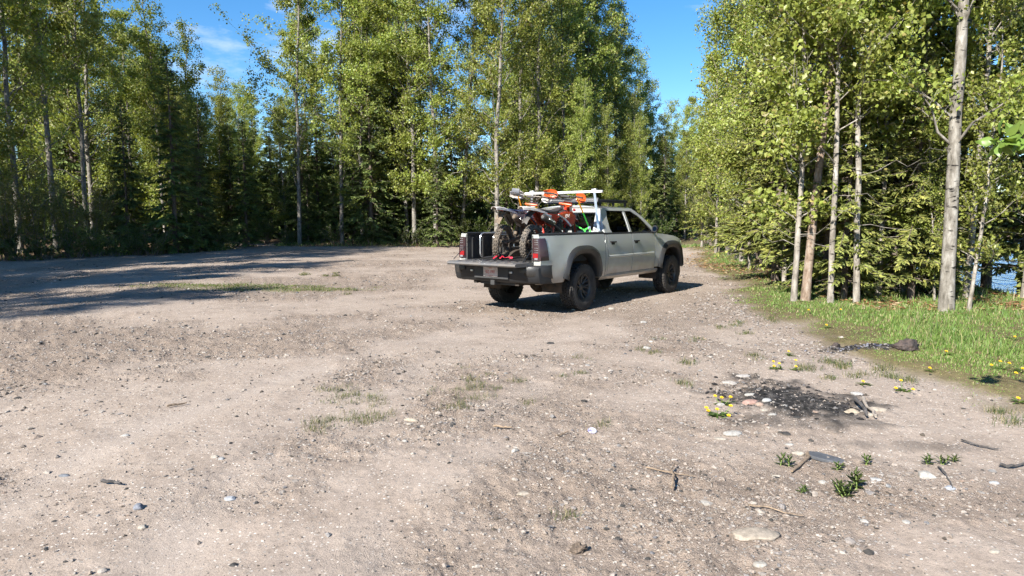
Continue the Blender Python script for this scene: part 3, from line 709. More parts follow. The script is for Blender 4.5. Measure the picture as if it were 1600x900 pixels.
def spruce_meshes(seed, H, Rm, cb=.35, step=.30, per=6, twigs=34, tw=.20, dead=14, bright=1.1, fine=1.0, olive=0):
    r_ = np.random.default_rng(seed)
    m = 10; t = np.linspace(0, 1, m); tp = np.c_[np.cumsum(r_.normal(0, .012, m)), np.cumsum(r_.normal(0, .012, m)), t * H]; tp[0, 2] = -.2
    tr = (.03 + .009 * H) * (1 - t) + .006
    parts = [tubes(tp[None], tr[None], 8)]
    hs = []; h = cb
    while h < H * .985: hs.append(h); h += step * r_.uniform(.7, 1.25) * (1 - .45 * h / H)
    hs = np.repeat(np.array(hs), per); n = len(hs); hs = hs + r_.normal(0, .07, n)
    u = np.clip(hs / H, 0, 1)
    ln = Rm * (1 - u) ** .82 * r_.uniform(.6, 1.15, n) * (1 - .25 * (u < .12)) + .08
    az = r_.uniform(0, 6.283, n); up = np.where(u > .75, .55, .05) + r_.normal(0, .17, n) - .22 * (1 - u)
    D = unit(np.c_[np.cos(az), np.sin(az), up]); k = np.linspace(0, 1, 5)
    B0 = np.c_[np.interp(hs, t * H, tp[:, 0]), np.interp(hs, t * H, tp[:, 1]), hs]
    LP = B0[:, None] + D[:, None] * (ln[:, None] * k)[..., None]
    LP[..., 2] += ln[:, None] * (-.26 * k ** 1.5 + .16 * k ** 3)
    parts.append(tubes(LP, .012 * (1 - .85 * k)[None] * (ln[:, None] ** .5) + .002, 4))
    if dead:
        hd = r_.uniform(.2, max(cb, 1.2), dead); ad = r_.uniform(0, 6.28, dead); ld = r_.uniform(.25, .9, dead); DD = np.c_[np.cos(ad), np.sin(ad), r_.uniform(-.4, .1, dead)]
        P = np.c_[0 * hd, 0 * hd, hd][:, None] + DD[:, None] * (ld[:, None] * k)[..., None]
        parts.append(tubes(P, .006 * (1 - .8 * k)[None] * np.ones((dead, 1)) + .0015, 3))
    V, F = join(parts); trunk = np_mesh('trunk', V, F, smooth=True, mat=BARK_SPRUCE)
    # sprays of needles: flat on both sides of each bough
    cnt = np.maximum(5, (twigs * (ln / Rm) ** 1.0 * fine).astype(int)); src = np.repeat(np.arange(n), cnt); N_ = len(src)
    tk = r_.uniform(.12, 1.03, N_) ** .8; seg = np.clip((tk * 4).astype(int), 0, 3); fr = np.clip(tk * 4 - seg, 0, 1.15)
    P = LP[src, seg] * (1 - fr)[:, None] + LP[src, seg + 1] * fr[:, None]
    dirb = unit(LP[src, seg + 1] - LP[src, seg]); side = unit(np.cross(dirb, np.array([0, 0, 1.]))) * np.where(r_.random(N_) < .5, -1, 1)[:, None]
    td = unit(dirb * r_.uniform(.35, 1.0, N_)[:, None] + side * r_.uniform(.25, 1.0, N_)[:, None] + np.c_[np.zeros(N_), np.zeros(N_), r_.normal(-.20, .30, N_)])
    tl = (tw + .30 * ln[src] * (1 - tk).clip(.1, 1)) * r_.uniform(.55, 1.15, N_) * .85
    wv = np.maximum(.018, tl * .20) * r_.uniform(.8, 1.2, N_) / fine ** .5
    upv = unit(np.cross(td, side) + r_.normal(0, .25, (N_, 3))); sd = unit(np.cross(td, upv))
    Q = np.empty((N_, 2, 4, 3))
    for j, ax in enumerate((sd, upv)):
        ww = (wv * (1 if j == 0 else .55))[:, None]
        Q[:, j, 0] = P; Q[:, j, 1] = P + td * (tl * .45)[:, None] + ax * ww; Q[:, j, 2] = P + td * tl[:, None]; Q[:, j, 3] = P + td * (tl * .45)[:, None] - ax * ww
    F = np.array([(0, 1, 2), (0, 2, 3)]); F = (F[None] + (np.arange(N_ * 2) * 4)[:, None, None]).reshape(-1, 3)
    ct = np.array(SPRUCE_TINTS)[r_.choice(4, N_, p=[.3, .32, .22, .16])] * r_.uniform(.8, 1.2, (N_, 1)) * (.8 + .5 * tk[:, None]) * bright * (np.array([1.18, .98, .95]) if olive else 1.0)  # lighter towards each bough tip: sunlight put into the needle colour
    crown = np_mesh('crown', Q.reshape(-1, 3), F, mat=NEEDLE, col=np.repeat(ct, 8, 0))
    return trunk, crown
def shrub_meshes(seed, H, Rm, stems, nleaf, leaf, cols, narrow=.45):
    r_ = np.random.default_rng(seed); k = np.linspace(0, 1, 6)
    az = r_.uniform(0, 6.283, stems); out = r_.uniform(.1, 1, stems) * Rm; h = H * r_.uniform(.55, 1.05, stems)
    P = np.stack([np.cos(az)[:, None] * (.12 + out[:, None] * k ** 1.4), np.sin(az)[:, None] * (.12 + out[:, None] * k ** 1.4), h[:, None] * (k ** .9) - .05], -1)
    P[:, 1:] += r_.normal(0, .05, P[:, 1:].shape)
    parts = [tubes(P, .013 * (1 - .8 * k)[None] * np.ones((stems, 1)) + .002, 4)]
    nt_ = 8; src = np.repeat(np.arange(stems), nt_); q = len(src); tk = r_.uniform(.25, .95, q); seg = np.clip((tk * 5).astype(int), 0, 4); fr = tk * 5 - seg
    T0 = P[src, seg] * (1 - fr)[:, None] + P[src, seg + 1] * fr[:, None]; TD = unit(r_.normal(0, .6, (q, 3)) + np.array([0, 0, .7])); tl = r_.uniform(.15, .45, q) * H * .35
    k3 = np.linspace(0, 1, 3); TP = T0[:, None] + TD[:, None] * (tl[:, None] * k3)[..., None]
    parts.append(tubes(TP, .004 * (1 - .6 * k3)[None] * np.ones((q, 1)), 3))
    V, F = join(parts); stem = np_mesh('stem', V, F, smooth=True, mat=TWIG)
    pick = r_.integers(0, q, nleaf); a = r_.uniform(0, 1.05, nleaf); L0 = T0[pick] + TD[pick] * (tl[pick] * a)[:, None] + r_.normal(0, .05 * H * .4, (nleaf, 3))
    L0[:, 2] = np.maximum(L0[:, 2], .03)
    V, F = leaf_quads(r_, L0, np.full(nleaf, leaf), .1, narrow)
    ct = np.array(cols)[r_.integers(0, len(cols), nleaf)] * r_.uniform(.8, 1.2, (nleaf, 1))
    return stem, np_mesh('foliage', V, F, mat=LEAF, col=np.repeat(ct, 4, 0))

def plant(kind, meshes, parts, x, y, label, cat, group, rz=None, sc=1.0, tilt=None):
    o = empty(kind, (x, y, hz(x, y) - .02), RNG.uniform(0, 6.28) if rz is None else rz, sc)
    if tilt: o.rotation_euler = (tilt[0], tilt[1], o.rotation_euler[2])
    for nm, me in zip(parts, meshes): mobj(nm, me, o)
    return tag(o, label, cat, group)
TP_ = ('trunk', 'crown')
POP = [poplar_meshes(1, 17.0, 2.0, 2.5, 25000, .105, r0=.12, dens=4.6),
       poplar_meshes(2, 15.5, 1.6, 2.3, 24000, .105, r0=.11, dens=5),
       poplar_meshes(3, 18.0, 1.2, 2.6, 28000, .105, r0=.13, dens=5),
       poplar_meshes(4, 14.0, .4, 1.45, 20000, .10, r0=.085, shape='column', dens=6),
       poplar_meshes(5, 17.5, 3.0, 3.3, 18000, .115, r0=.115, dens=3.0, lean=-.004)]
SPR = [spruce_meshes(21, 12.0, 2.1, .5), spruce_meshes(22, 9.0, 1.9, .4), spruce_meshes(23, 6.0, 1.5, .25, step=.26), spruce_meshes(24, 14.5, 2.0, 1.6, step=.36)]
POPH = {4: 14.0}
PH = [17.0, 15.5, 18.0, 14.0, 17.5]; SH = [12.0, 9.0, 6.0, 14.5]
PGRP, SGRP = 'poplars standing round the clearing', 'spruces standing round the clearing'
def pop(px, dist, v, label, h=None, rz=None, tilt=None, group=PGRP):
    return plant('poplar_tree', POP[v], TP_, side_px(px, dist), dist, label, 'poplar', group, rz, (h / PH[v]) if h else 1.0, tilt)
def spr(px, dist, v, label, h=None, rz=None, group=SGRP):
    return plant('spruce_tree', SPR[v], TP_, side_px(px, dist), dist, label, 'spruce', group, rz, (h / SH[v]) if h else 1.0)
# ---- left side, near to far
pop(36, 28.0, 4, 'dark trunked poplar nearest the left edge of the photo', 18)
pop(92, 30.0, 4, 'tall poplar with pale upper trunk, second from the left edge', 19)
pop(140, 32.0, 4, 'tall poplar third from the left edge, behind the willow shrubs', 17)
pop(-30, 25.5, 2, 'leafy poplar whose boughs hang in over the top left corner', 17)
pop(150, 36.5, 0, 'high poplar whose crown ends left of the cloud gap', 18)
spr(205, 30.0, 1, 'dark broad spruce left of the tallest left hand spruce', 6.8)
spr(278, 31.0, 1, 'tallest dark spruce on the left, boughs sweeping to the ground', 9.4)
pop(262, 37.0, 3, 'slim columnar poplar rising above the dark left spruces', 14.2)
pop(300, 39.0, 3, 'slim poplar just right of the tall columnar one', 12.6)
spr(322, 35.0, 1, 'pointed dark spruce at the edge of the left hand track', 7.6)
pop(350, 52.0, 3, 'light green poplar low on the skyline beyond the left track', 12.8)
pop(378, 56.0, 2, 'farther light green poplar beyond the left track', 13.0)
spr(388, 38.5, 1, 'small dark spruce in the shade right of the left track', 7.2)
pop(404, 60.0, 1, 'hazy poplar at the end of the left track', 12.5)
# ---- the middle
pop(470, 40.5, 4, 'tall open crowned poplar standing alone against the blue sky', 18.5, 2.2)
pop(536, 41.0, 4, 'straight poplar second right of the open crowned one', 18.5)
spr(582, 40.5, 0, 'tall dark spruce between the pale poplar trunks of the middle', 13.0)
spr(556, 43.0, 0, 'spruce half hidden behind the straight poplar', 12.0)
spr(617, 43.0, 0, 'spruce behind the pair of pale trunks', 13.0)
pop(637, 42.0, 4, 'thin poplar, left one of the pair of pale trunks', 19)
pop(649, 41.0, 0, 'thin poplar, right one of the pair of pale trunks', 19.5)
pop(682, 40.5, 0, 'full poplar over the small sunlit spruce', 19)
spr(684, 37.6, 2, 'small sunlit spruce at the edge of the dirt left of the truck', 5.0)
pop(722, 42.5, 0, 'poplar whose trunk leans behind the truck bed', 18, None, (0, .05, 0))
pop(776, 37.5, 0, 'stout poplar rising straight behind the two motorcycles', 19.5)
pop(838, 40.0, 2, 'dense poplar behind the truck rack', 19)
pop(812, 43.0, 1, 'poplar between the stout one and the dense one behind the truck', 20)
pop(880, 42.0, 0, 'poplar with dark inner crown behind the truck cab', 18.5)
pop(922, 45.0, 1, 'poplar above the truck windscreen', 17.6)
pop(958, 47.0, 2, 'last tall poplar left of the sky gap', 16.6)
pop(902, 38.5, 3, 'low leafy poplar just behind the cab roof', 9.5)
pop(985, 52.0, 3, 'narrow poplar stepping down towards the sky gap', 14.2)
pop(1015, 57.0, 3, 'pale poplar in the sky gap beyond the truck hood', 13.0)
pop(1046, 62.0, 3, 'far poplar lowest in the sky gap', 12.3)
pop(1076, 66.0, 1, 'far poplar at the right of the sky gap', 13.4)
pop(950, 39.5, 3, 'low leafy poplar behind the truck windscreen', 8.2)
pop(1000, 41.5, 3, 'bushy young poplar above the truck hood', 7.8)
# ---- the right belt, near trees with finer leaves
HERO = [poplar_meshes(31, 13.0, 2.3, 2.5, 22000, .085, r0=.102, sides=18, dens=3.4, bmat=BARK_ASPEN, dead=3, wob=.06),
        poplar_meshes(32, 12.0, 2.2, 2.0, 21000, .082, r0=.048, sides=12, dens=3.8, bmat=BARK_PALE, dead=7, wob=.08),
        poplar_meshes(33, 14.0, 1.6, 2.3, 28000, .082, r0=.068, sides=12, dens=4.6, bmat=BARK_PALE, dead=5, wob=.07),
        poplar_meshes(34, 7.0, 1.0, .75, 5200, .078, r0=.036, sides=9, dens=6, bmat=BARK_PALE, dead=3, wob=.06)]
PEEL = (poplar_meshes(35, 12.5, 3.4, 1.7, 15000, .080, r0=.070, sides=14, dens=3.4, bmat=BARK_RED, dead=6, wob=.06))
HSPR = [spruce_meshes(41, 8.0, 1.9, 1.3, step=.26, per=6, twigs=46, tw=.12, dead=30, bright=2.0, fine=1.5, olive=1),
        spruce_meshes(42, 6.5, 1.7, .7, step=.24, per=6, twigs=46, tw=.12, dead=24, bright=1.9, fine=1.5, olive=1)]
HH = [13.0, 12.0, 14.0, 7.0]
def hero(px, py, v, label, h=None, rz=None, tilt=None, ms=None):
    x, y = ground_px(px, py)
    tilt = tilt or (RNG.normal(0, .025), RNG.normal(0, .025))
    return plant('poplar_tree', ms or HERO[v], TP_, x, y, label, 'poplar', PGRP, rz, (h / HH[v]) if h else 1.0, tilt)
def hspr(px, dist, v, label, h, rz=None):
    return plant('spruce_tree', HSPR[v], TP_, side_px(px, dist), dist, label, 'spruce', SGRP, rz, h / (8.0, 6.5)[v])
hero(1478, 492, 0, 'thick pale grey poplar, largest trunk on the right', 13, 1.2)
hero(1509, 470, 1, 'slimmer poplar just behind the thickest right trunk', 12, .4)
hero(1513, 491, 3, 'leaning sapling right of the thickest trunk', 5.2, .3, (0, .10, 0))
hero(1338, 478, 1, 'slanting pale trunked poplar between two spruces on the right', 12, 2.1, (0, .04, 0))
hero(1297, 477, 1, 'thin crooked poplar right of the peeling trunk', 11.5, 4.0)
hero(1258, 474, 1, 'reddish peeling trunk at the grass edge', 12.5, 1.0, None, PEEL)
hero(1240, 474, 3, 'thin pale stem left of the reddish peeling trunk', 9, 1.0)
hero(1211, 432, 2, 'poplar with bulging bark at the start of the right belt', 13, .2)
hero(1158, 412, 2, 'pale straight poplar at the far left end of the right belt', 14.5, 3.3)
hero(1150, 408, 3, 'thin stem close behind the pale straight poplar', 8.5, 3.3)
hero(1396, 458, 2, 'mottled poplar in the shade between thick trunk and slanting trunk', 13, 5.0)
hero(1426, 454, 1, 'thin poplar in the shade left of the thickest trunk', 11, 2.6)
hero(1460, 477, 3, 'short bare stemmed sapling left of the thickest trunk', 3.2, 2.0)
hero(1300, 446, 2, 'poplar behind the thin crooked one', 14, 5.6)
hero(1600, 470, 2, 'poplar whose leaves fill the right edge', 12, 3.0)
hero(1380, 430, 0, 'tall poplar deep in the right belt', 13.5, 4.4)
hero(1118, 402, 3, 'thin young poplar left of the pale straight one', 9, 1.4)
hero(1136, 401, 3, 'thin young poplar nearest the pale straight one', 10, 2.8)
hero(1096, 396, 3, 'thin young poplar at the mouth of the right track', 8, 4.1)
hero(1180, 405, 2, 'leafy poplar behind the pale straight one', 13, 5.2)
hero(1372, 468, 3, 'thin pale stem right of the slanting poplar', 8.5, .8)
hero(1408, 462, 3, 'thin stem between the mottled poplar and the thickest trunk', 8.0, 2.8)
hero(1225, 446, 3, 'thin stem right of the bulging poplar', 8.5, 5.0)
hero(1170, 424, 3, 'sapling between the straight and the bulging poplar', 7.5, 1.9)
hspr(1262, 15.0, 0, 'spruce with sunlit boughs around the peeling trunk', 7.0)
hspr(1225, 17.5, 1, 'sunlit spruce at the left of the right belt', 6.2)
hspr(1362, 14.5, 0, 'dark spruce behind the slanting poplar', 6.4)
hspr(1442, 14.0, 1, 'spruce left of the thickest trunk', 6.4)
hspr(1312, 17.5, 0, 'shaded spruce deep behind the crooked poplar', 9.0)
hspr(1540, 15.5, 0, 'dark spruce in front of the river', 8.6)
hspr(1410, 17.0, 0, 'tall shaded spruce behind the mottled poplar', 10)
hspr(1490, 17.0, 1, 'spruce behind the slimmer poplar by the river', 8.0)
hspr(1110, 31.0, 1, 'light green spruce beside the right track', 7.0)
hspr(1185, 24.0, 1, 'spruce between the bulging and the straight poplar', 7.5)
hspr(1600, 14.0, 1, 'spruce at the right edge over the river', 7.5)
hspr(1350, 20.0, 0, 'spruce filling the dark heart of the right belt', 11)
hspr(1320, 12.6, 1, 'spruce with pale boughs beside the slanting poplar', 4.4)
hspr(1425, 12.6, 1, 'light green spruce just left of the thickest trunk', 4.8)
hspr(1185, 20.0, 0, 'olive spruce whose boughs reach over the pale straight poplar', 8.0)
hspr(1290, 13.8, 1, 'sunlit spruce between the peeling trunk and the crooked poplar', 5.6)
hspr(1212, 16.2, 0, 'spruce whose light boughs hang over the bulging poplar', 7.4)
hspr(1395, 13.4, 1, 'short spruce in front of the mottled poplar', 4.6)
spr(1062, 50.0, 1, 'spruce closing the end of the right track', 8.0)
spr(1090, 48.0, 0, 'taller spruce at the end of the right track', 9.0)
spr(1035, 47.0, 1, 'spruce left of the end of the right track', 7.0)
pop(1070, 49.0, 3, 'bushy poplar over the end of the right track', 9.5)
pop(1105, 42.0, 3, 'leafy poplar standing right of the end of the track', 11.5)
pop(1030, 50.0, 3, 'bushy poplar left of the end of the track', 9.0)
spr(405, 50.0, 0, 'spruce closing the end of the left track', 10.0)
spr(428, 47.0, 1, 'broad spruce at the right of the left track', 8.5)
spr(365, 47.0, 1, 'spruce left of the end of the left track', 8.0)
spr(470, 47.0, 1, 'spruce behind the open crowned poplar', 9.5)
spr(500, 44.5, 0, 'spruce between the open crowned poplar and the straight one', 11.0)
spr(660, 44.0, 0, 'dark spruce behind the small sunlit one', 11.0)
spr(705, 43.0, 1, 'shaded spruce right of the small sunlit one', 8.5)

# ---- the woods behind: trees that nothing tells apart
SKY_X = [0, 205, 240, 266, 300, 320, 350, 380, 420, 440, 950, 985, 1010, 1040, 1065, 1090, 1108, 1125, 1700]
SKY_Y = [-200, -60, 50, 15, 90, 135, 150, 155, 160, -150, -100, 60, 140, 190, 215, 200, 120, -100, -200]
def where(px):
    for lim, w in ((60, 'behind the left edge poplar'), (150, 'behind the willow shrubs'), (240, 'behind the broad left spruce'), (330, 'behind the tallest left spruce'), (430, 'beyond the left track'), (510, 'behind the open crowned poplar'), (600, 'behind the straight poplar'),
                   (670, 'behind the pair of pale trunks'), (745, 'behind the small sunlit spruce'), (830, 'behind the motorcycles'), (900, 'behind the truck rack'), (970, 'behind the truck cab'), (1040, 'behind the truck hood')):
        if px < lim: return w
    return 'beside the right track'
def fill():
    r_ = np.random.default_rng(77); n = 0; pts = []
    while n < 135:
        px = r_.uniform(-120, 1130); d = 36 + 32 * r_.random()
        x = side_px(px, d)
        w = float(woods(np.array([x]), np.array([d]))[0])
        if w < 2.0 or any((x - a) ** 2 + (d - b) ** 2 < 3.0 for a, b in pts): continue
        if 325 < px < 425 and d < 48: continue
        pts.append((x, d)); n += 1
        top = max(np.interp(px + q, SKY_X, SKY_Y) for q in (-40, -20, 0, 20, 40)); hmax = CAM_H + (343 - top) / FPX * d
        rank = 'in the second rank' if d < 45 else ('in the middle depth' if d < 55 else 'far back')
        if r_.random() < .50:
            v = int(r_.integers(0, 4)); h = min(PH[v] * r_.uniform(.85, 1.2), hmax)
            pop(px, d, v, ('tall' if h > 14 else 'lower') + ' poplar %s of the woods %s' % (rank, where(px)), h, group='poplars deep in the woods')
        else:
            v = int(r_.integers(0, 4)); h = min(SH[v] * r_.uniform(.6, 1.15), hmax)
            spr(px, d, v, ('tall' if h > 9 else 'low') + ' spruce %s of the woods %s' % (rank, where(px)), h, group='spruces deep in the woods')
    for k in range(34):                            # young spruces that close the view between the trunks
        px = r_.uniform(-60, 1030); d = r_.uniform(40, 50)
        if px < 330: d -= 8
        x = side_px(px, d); w = float(woods(np.array([x]), np.array([d]))[0])
        if w < .9: continue
        spr(px, d, 2, 'young spruce in the undergrowth ' + where(px), r_.uniform(2.4, 5.0), group='young spruces of the undergrowth')
fill()
def far_woods():                                   # the wood goes on and reads as one mass
    r_ = np.random.default_rng(12); n = 16000
    a = np.radians(r_.uniform(-46, 16, n)); d = r_.uniform(78, 105, n); x, y = d * np.sin(a), d * np.cos(a)
    top = 7 + 3.5 * fbm(x, y, .12, 3) + 2 * fbm(x, y, .5, 2); z = r_.random(n) ** .8 * top
    V, F = leaf_quads(r_, np.c_[x, y, z], np.full(n, .95), .4, .8)
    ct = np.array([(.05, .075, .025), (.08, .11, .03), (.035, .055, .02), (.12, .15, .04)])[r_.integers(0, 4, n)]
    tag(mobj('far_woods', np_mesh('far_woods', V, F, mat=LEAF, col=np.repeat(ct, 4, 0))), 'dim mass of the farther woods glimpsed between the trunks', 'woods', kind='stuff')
far_woods()
def shade_trees():                                 # the woods go on to the left of the frame and shade the clearing's left side
    r_ = np.random.default_rng(5)
    for k in range(26):
        if k in (5, 9, 12, 16, 19, 23): continue
        row = k % 2; y = -7.5 + (k // 2) * 2.4 + r_.uniform(-.6, .6); x = (-21.4, -25.6)[row] - r_.uniform(0, 2.5)
        v = int(r_.integers(0, 3))
        plant('poplar_tree', POP[v], TP_, x, y, 'tall poplar of the wood edge beyond the left of the photo', 'poplar', 'poplars beyond the left of the photo', None, r_.uniform(.95, 1.2))
shade_trees()
# ---- shrubs
WIL = [(.16, .185, .045), (.20, .215, .065), (.13, .155, .04), (.24, .225, .085)]
DRK = [(.095, .130, .032), (.12, .155, .04), (.07, .10, .027)]
SHR = [shrub_meshes(61, 3.4, 1.5, 18, 5200, .075, WIL), shrub_meshes(62, 1.7, 1.1, 20, 4200, .07, DRK, .6), shrub_meshes(63, 2.2, 1.2, 14, 3600, .07, [(.10, .14, .03), (.13, .17, .04)], .6),
       shrub_meshes(64, .9, .7, 16, 1800, .06, [(.09, .13, .03), (.12, .15, .04), (.07, .10, .03)], .6)]
SP_ = ('stem', 'foliage')
def shrub(px, dist, v, label, sc=1.0, group='shrubs along the wood edge'):
    x = side_px(px, dist); return plant('shrub', SHR[v], SP_, x, dist, label, 'shrub', group, None, sc)
for a in ((20, 25.6, 0, 'pale willow shrub at the left edge', 1.1), (66, 26.8, 0, 'tall yellow green willow shrub beside the left edge one', 1.2), (112, 27.6, 0, 'willow shrub in front of the second left poplar', 1.0),
          (150, 29.0, 0, 'thin stemmed willow shrub left of the dark spruces', .9), (75, 25.6, 3, 'low green bush under the tall willow', 1.2), (150, 27.2, 1, 'dark low bush in front of the left spruces', .8),
          (215, 29.0, 1, 'dark rounded bush at the foot of the broad spruce', .8), (262, 30.4, 3, 'low bush under the tallest left spruce', 1.1), (185, 28.0, 3, 'small bright bush at the dirt edge on the left', 1.0), (35, 25.0, 3, 'low herb clump in the left corner of the clearing', 1.0),
          (420, 43.0, 1, 'bush beside the left track mouth', 1.0), (450, 42.0, 3, 'small bush left of the open crowned poplar', 1.1), (505, 42.6, 1, 'leafy bush right of the open crowned poplar', .9), (560, 43.0, 1, 'shaded bush between straight poplar and tall spruce', .8),
          (605, 42.0, 3, 'low bush at the foot of the tall dark spruce', 1.2), (748, 40.5, 2, 'bright bush behind the left corner of the truck bed', .8), (725, 41.5, 2, 'bush left of the truck bed in the shade', .8), (800, 41.0, 2, 'bush hidden behind the motorcycles', 1.0),
          (300, 31.5, 1, 'dark bush right of the tallest left spruce', .8), (340, 34.5, 3, 'low bush at the mouth of the left track', 1.3), (525, 41.2, 3, 'low bush at the foot of the straight poplar', 1.4), (640, 40.2, 3, 'low bush under the pair of pale trunks', 1.2), (665, 38.4, 3, 'grassy bush left of the small sunlit spruce', .9), (580, 40.0, 1, 'leafy dark bush before the tall spruce', .8),
          (120, 26.6, 3, 'low leafy bush at the dirt edge under the willows', 1.4), (5, 25.2, 1, 'dark bush in the left corner of the photo', .9), (240, 29.0, 3, 'bright low bush between the two dark spruces', 1.3), (705, 39.0, 2, 'leafy bush right of the small sunlit spruce', .7),
          (985, 40.5, 1, 'dark bush in front of the truck hood', 1.2), (1030, 43.0, 1, 'dark bush at the left side of the right track', 1.3), (870, 40.0, 2, 'leafy bush behind the cab', 1.1), (930, 41.0, 1, 'shaded bush behind the windscreen', 1.4),
          (1120, 28.5, 2, 'leafy bush between the young poplars on the right', .9), (1205, 21.5, 3, 'low bush behind the bulging poplar', 1.2), (1470, 13.4, 3, 'low plant behind the thickest trunk', .8), (1100, 33.0, 0, 'yellowish bush over the right track', 1.0), (1142, 26.5, 0, 'light bush behind the pale straight poplar', .9)):
    shrub(a[0], a[1], a[2], a[3], a[4])
r9 = np.random.default_rng(9)
for k in range(46):                                # undergrowth between the trunks
    px = r9.uniform(-80, 1060); d = r9.uniform(44, 58)
    if float(woods(np.array([side_px(px, d)]), np.array([d]))[0]) > 1: shrub(px, d, int(r9.integers(1, 3)), 'dim bush of the undergrowth ' + where(px), r9.uniform(.9, 1.7), 'bushes of the undergrowth')
# ---- branch of a big leaved poplar that reaches in at the right edge
def near_branch():
    r_ = np.random.default_rng(3)
    root = empty('poplar_branch', (3.86, 4.1, 0))
    tag(root, 'close leafy poplar sapling reaching in at the right edge with large leaves', 'sapling')
    mb = MB(); mb.tube([(0, 0, hz(3.86, 4.1) - .05), (.02, .03, 1.2), (-.10, 0, 1.9), (-.18, .02, 2.3), (-.2, .02, 2.7)], [.022, .018, .012, .008, .004], 8)
    mb.tube([(-.10, 0, 1.85), (-.42, .02, 1.98), (-.72, .0, 2.06), (-.92, -.02, 2.06)], [.009, .007, .005, .003], 6)
    mb.build('stem', BARK_PALE, root)
    tips = [(-.92, -.02, 2.06)] * 14 + [(-.80, 0, 2.07)] * 9 + [(-.6, .0, 2.03)] * 3 + [(-.2, .02, 2.6)] * 8 + [(-.18, .02, 2.3)] * 6
    for q, p in enumerate(tips):
        d = Vector((r_.normal(0, .8), r_.normal(0, .8), r_.normal(-.35, .6))).normalized(); s = d.cross(Vector((r_.normal(), r_.normal(), r_.normal() + .8))).normalized(); nn = d.cross(s)
        L_ = r_.uniform(.075, .115); P = Vector(p) + d * .03
        rows = []
        for t_, w_ in ((0, .05), (.15, .62), (.35, .85), (.6, .66), (.82, .3), (1, .02)):
            c = P + d * L_ * t_ + nn * (.012 * math.sin(t_ * 3)); rows.append([c - s * L_ * w_ * .42 + nn * .010, c, c + s * L_ * w_ * .42 + nn * .010])
        m2 = MB(); m2.grid(rows); o = m2.build('leaf', BIGLEAF, root, fix=False)
        m3 = MB()
BIGLEAF = leaf_mat('large_poplar_leaf', .42, .38, .45)
_t = BIGLEAF.node_tree; _v = [n for n in _t.nodes if n.type == 'VERTEX_COLOR'][0]
for l in list(_t.links):
    if l.from_node == _v: _to = l.to_socket; _t.links.remove(l); _to.default_value = (.17, .26, .05, 1)
near_branch()
# ================================================================ the pickup truck (x forward, y left, z up; origin under the rear axle)
TX, TY, TH = .526, 12.125, .662
truck = empty('pickup_truck', (TX, TY, hz(TX, TY) + .004), math.pi / 2 - TH)
tag(truck, 'silver crew cab pickup truck with tailgate down and black fender flares', 'truck')
def paint_mat():
    m = mat('silver_paint', (.52, .53, .50), .34, metal=.7, coat=1.0)
    t = m.node_tree; b = t.nodes['Principled BSDF']; N = t.nodes.new; lk = t.links.new
    co = N('ShaderNodeTexCoord'); sp = N('ShaderNodeSeparateXYZ'); lk(co.outputs['Object'], sp.inputs[0])
    n = N('ShaderNodeTexNoise'); n.inputs['Scale'].default_value = 5; n.inputs['Detail'].default_value = 7; lk(co.outputs['Object'], n.inputs['Vector'])
    a = N('ShaderNodeMath'); a.operation = 'MULTIPLY_ADD'; lk(n.outputs['Fac'], a.inputs[0]); a.inputs[1].default_value = -.34; lk(sp.outputs['Z'], a.inputs[2])
    r_ = N('ShaderNodeMapRange'); r_.inputs['From Min'].default_value = .78; r_.inputs['From Max'].default_value = .34; r_.inputs['To Min'].default_value = 0; r_.inputs['To Max'].default_value = .85; lk(a.outputs[0], r_.inputs['Value'])
    n2 = N('ShaderNodeTexNoise'); n2.inputs['Scale'].default_value = 2.2; n2.inputs['Detail'].default_value = 8; lk(co.outputs['Object'], n2.inputs['Vector'])
    r2 = N('ShaderNodeMapRange'); r2.inputs['From Min'].default_value = .4; r2.inputs['From Max'].default_value = .75; r2.inputs['To Max'].default_value = .04; lk(n2.outputs['Fac'], r2.inputs['Value'])
    mxx = N('ShaderNodeMath'); mxx.operation = 'MAXIMUM'; lk(r_.outputs[0], mxx.inputs[0]); lk(r2.outputs[0], mxx.inputs[1])
    x = N('ShaderNodeMix'); x.data_type = 'RGBA'; lk(mxx.outputs[0], x.inputs['Factor']); x.inputs['A'].default_value = (.50, .51, .485, 1); x.inputs['B'].default_value = (.27, .205, .145, 1); lk(x.outputs['Result'], b.inputs['Base Color'])
    i = N('ShaderNodeMath'); i.operation = 'MULTIPLY_ADD'; lk(mxx.outputs[0], i.inputs[0]); i.inputs[1].default_value = -.45; i.inputs[2].default_value = .45; lk(i.outputs[0], b.inputs['Metallic'])
    q = N('ShaderNodeMath'); q.operation = 'MULTIPLY_ADD'; lk(mxx.outputs[0], q.inputs[0]); q.inputs[1].default_value = .5; q.inputs[2].default_value = .34; lk(q.outputs[0], b.inputs['Roughness'])
    return m
PAINT = paint_mat()
BLACKP = mat('black_plastic', (.016, .017, .019), .55, spec=.4, var=.3, vscale=6, bump=.1, bscale=90)
FLARE = mat('flare_plastic', (.014, .015, .017), .42, spec=.45, var=.45, vscale=3.5, dark=(.026, .024, .022), bump=.12, bscale=90)
LINER = mat('bed_liner', (.020, .021, .024), .7, spec=.35, var=.4, vscale=4, dark=(.05, .047, .043), bump=.3, bscale=60)
GATE = mat('tailgate_cover', (.085, .088, .095), .5, spec=.4, var=.4, vscale=4, dark=(.13, .115, .10), bump=.15, bscale=70)
RUBBER = mat('tyre_rubber', (.020, .020, .021), .8, spec=.25, var=.55, vscale=5, dark=(.055, .049, .043), bump=.2, bscale=120)
RIMM = mat('black_rim', (.018, .018, .019), .4, spec=.5, var=.4, vscale=9, dark=(.05, .044, .038))
CHASSIS = mat('chassis_dirt', (.065, .042, .027), .9, var=.6, vscale=6, dark=(.02, .018, .016))
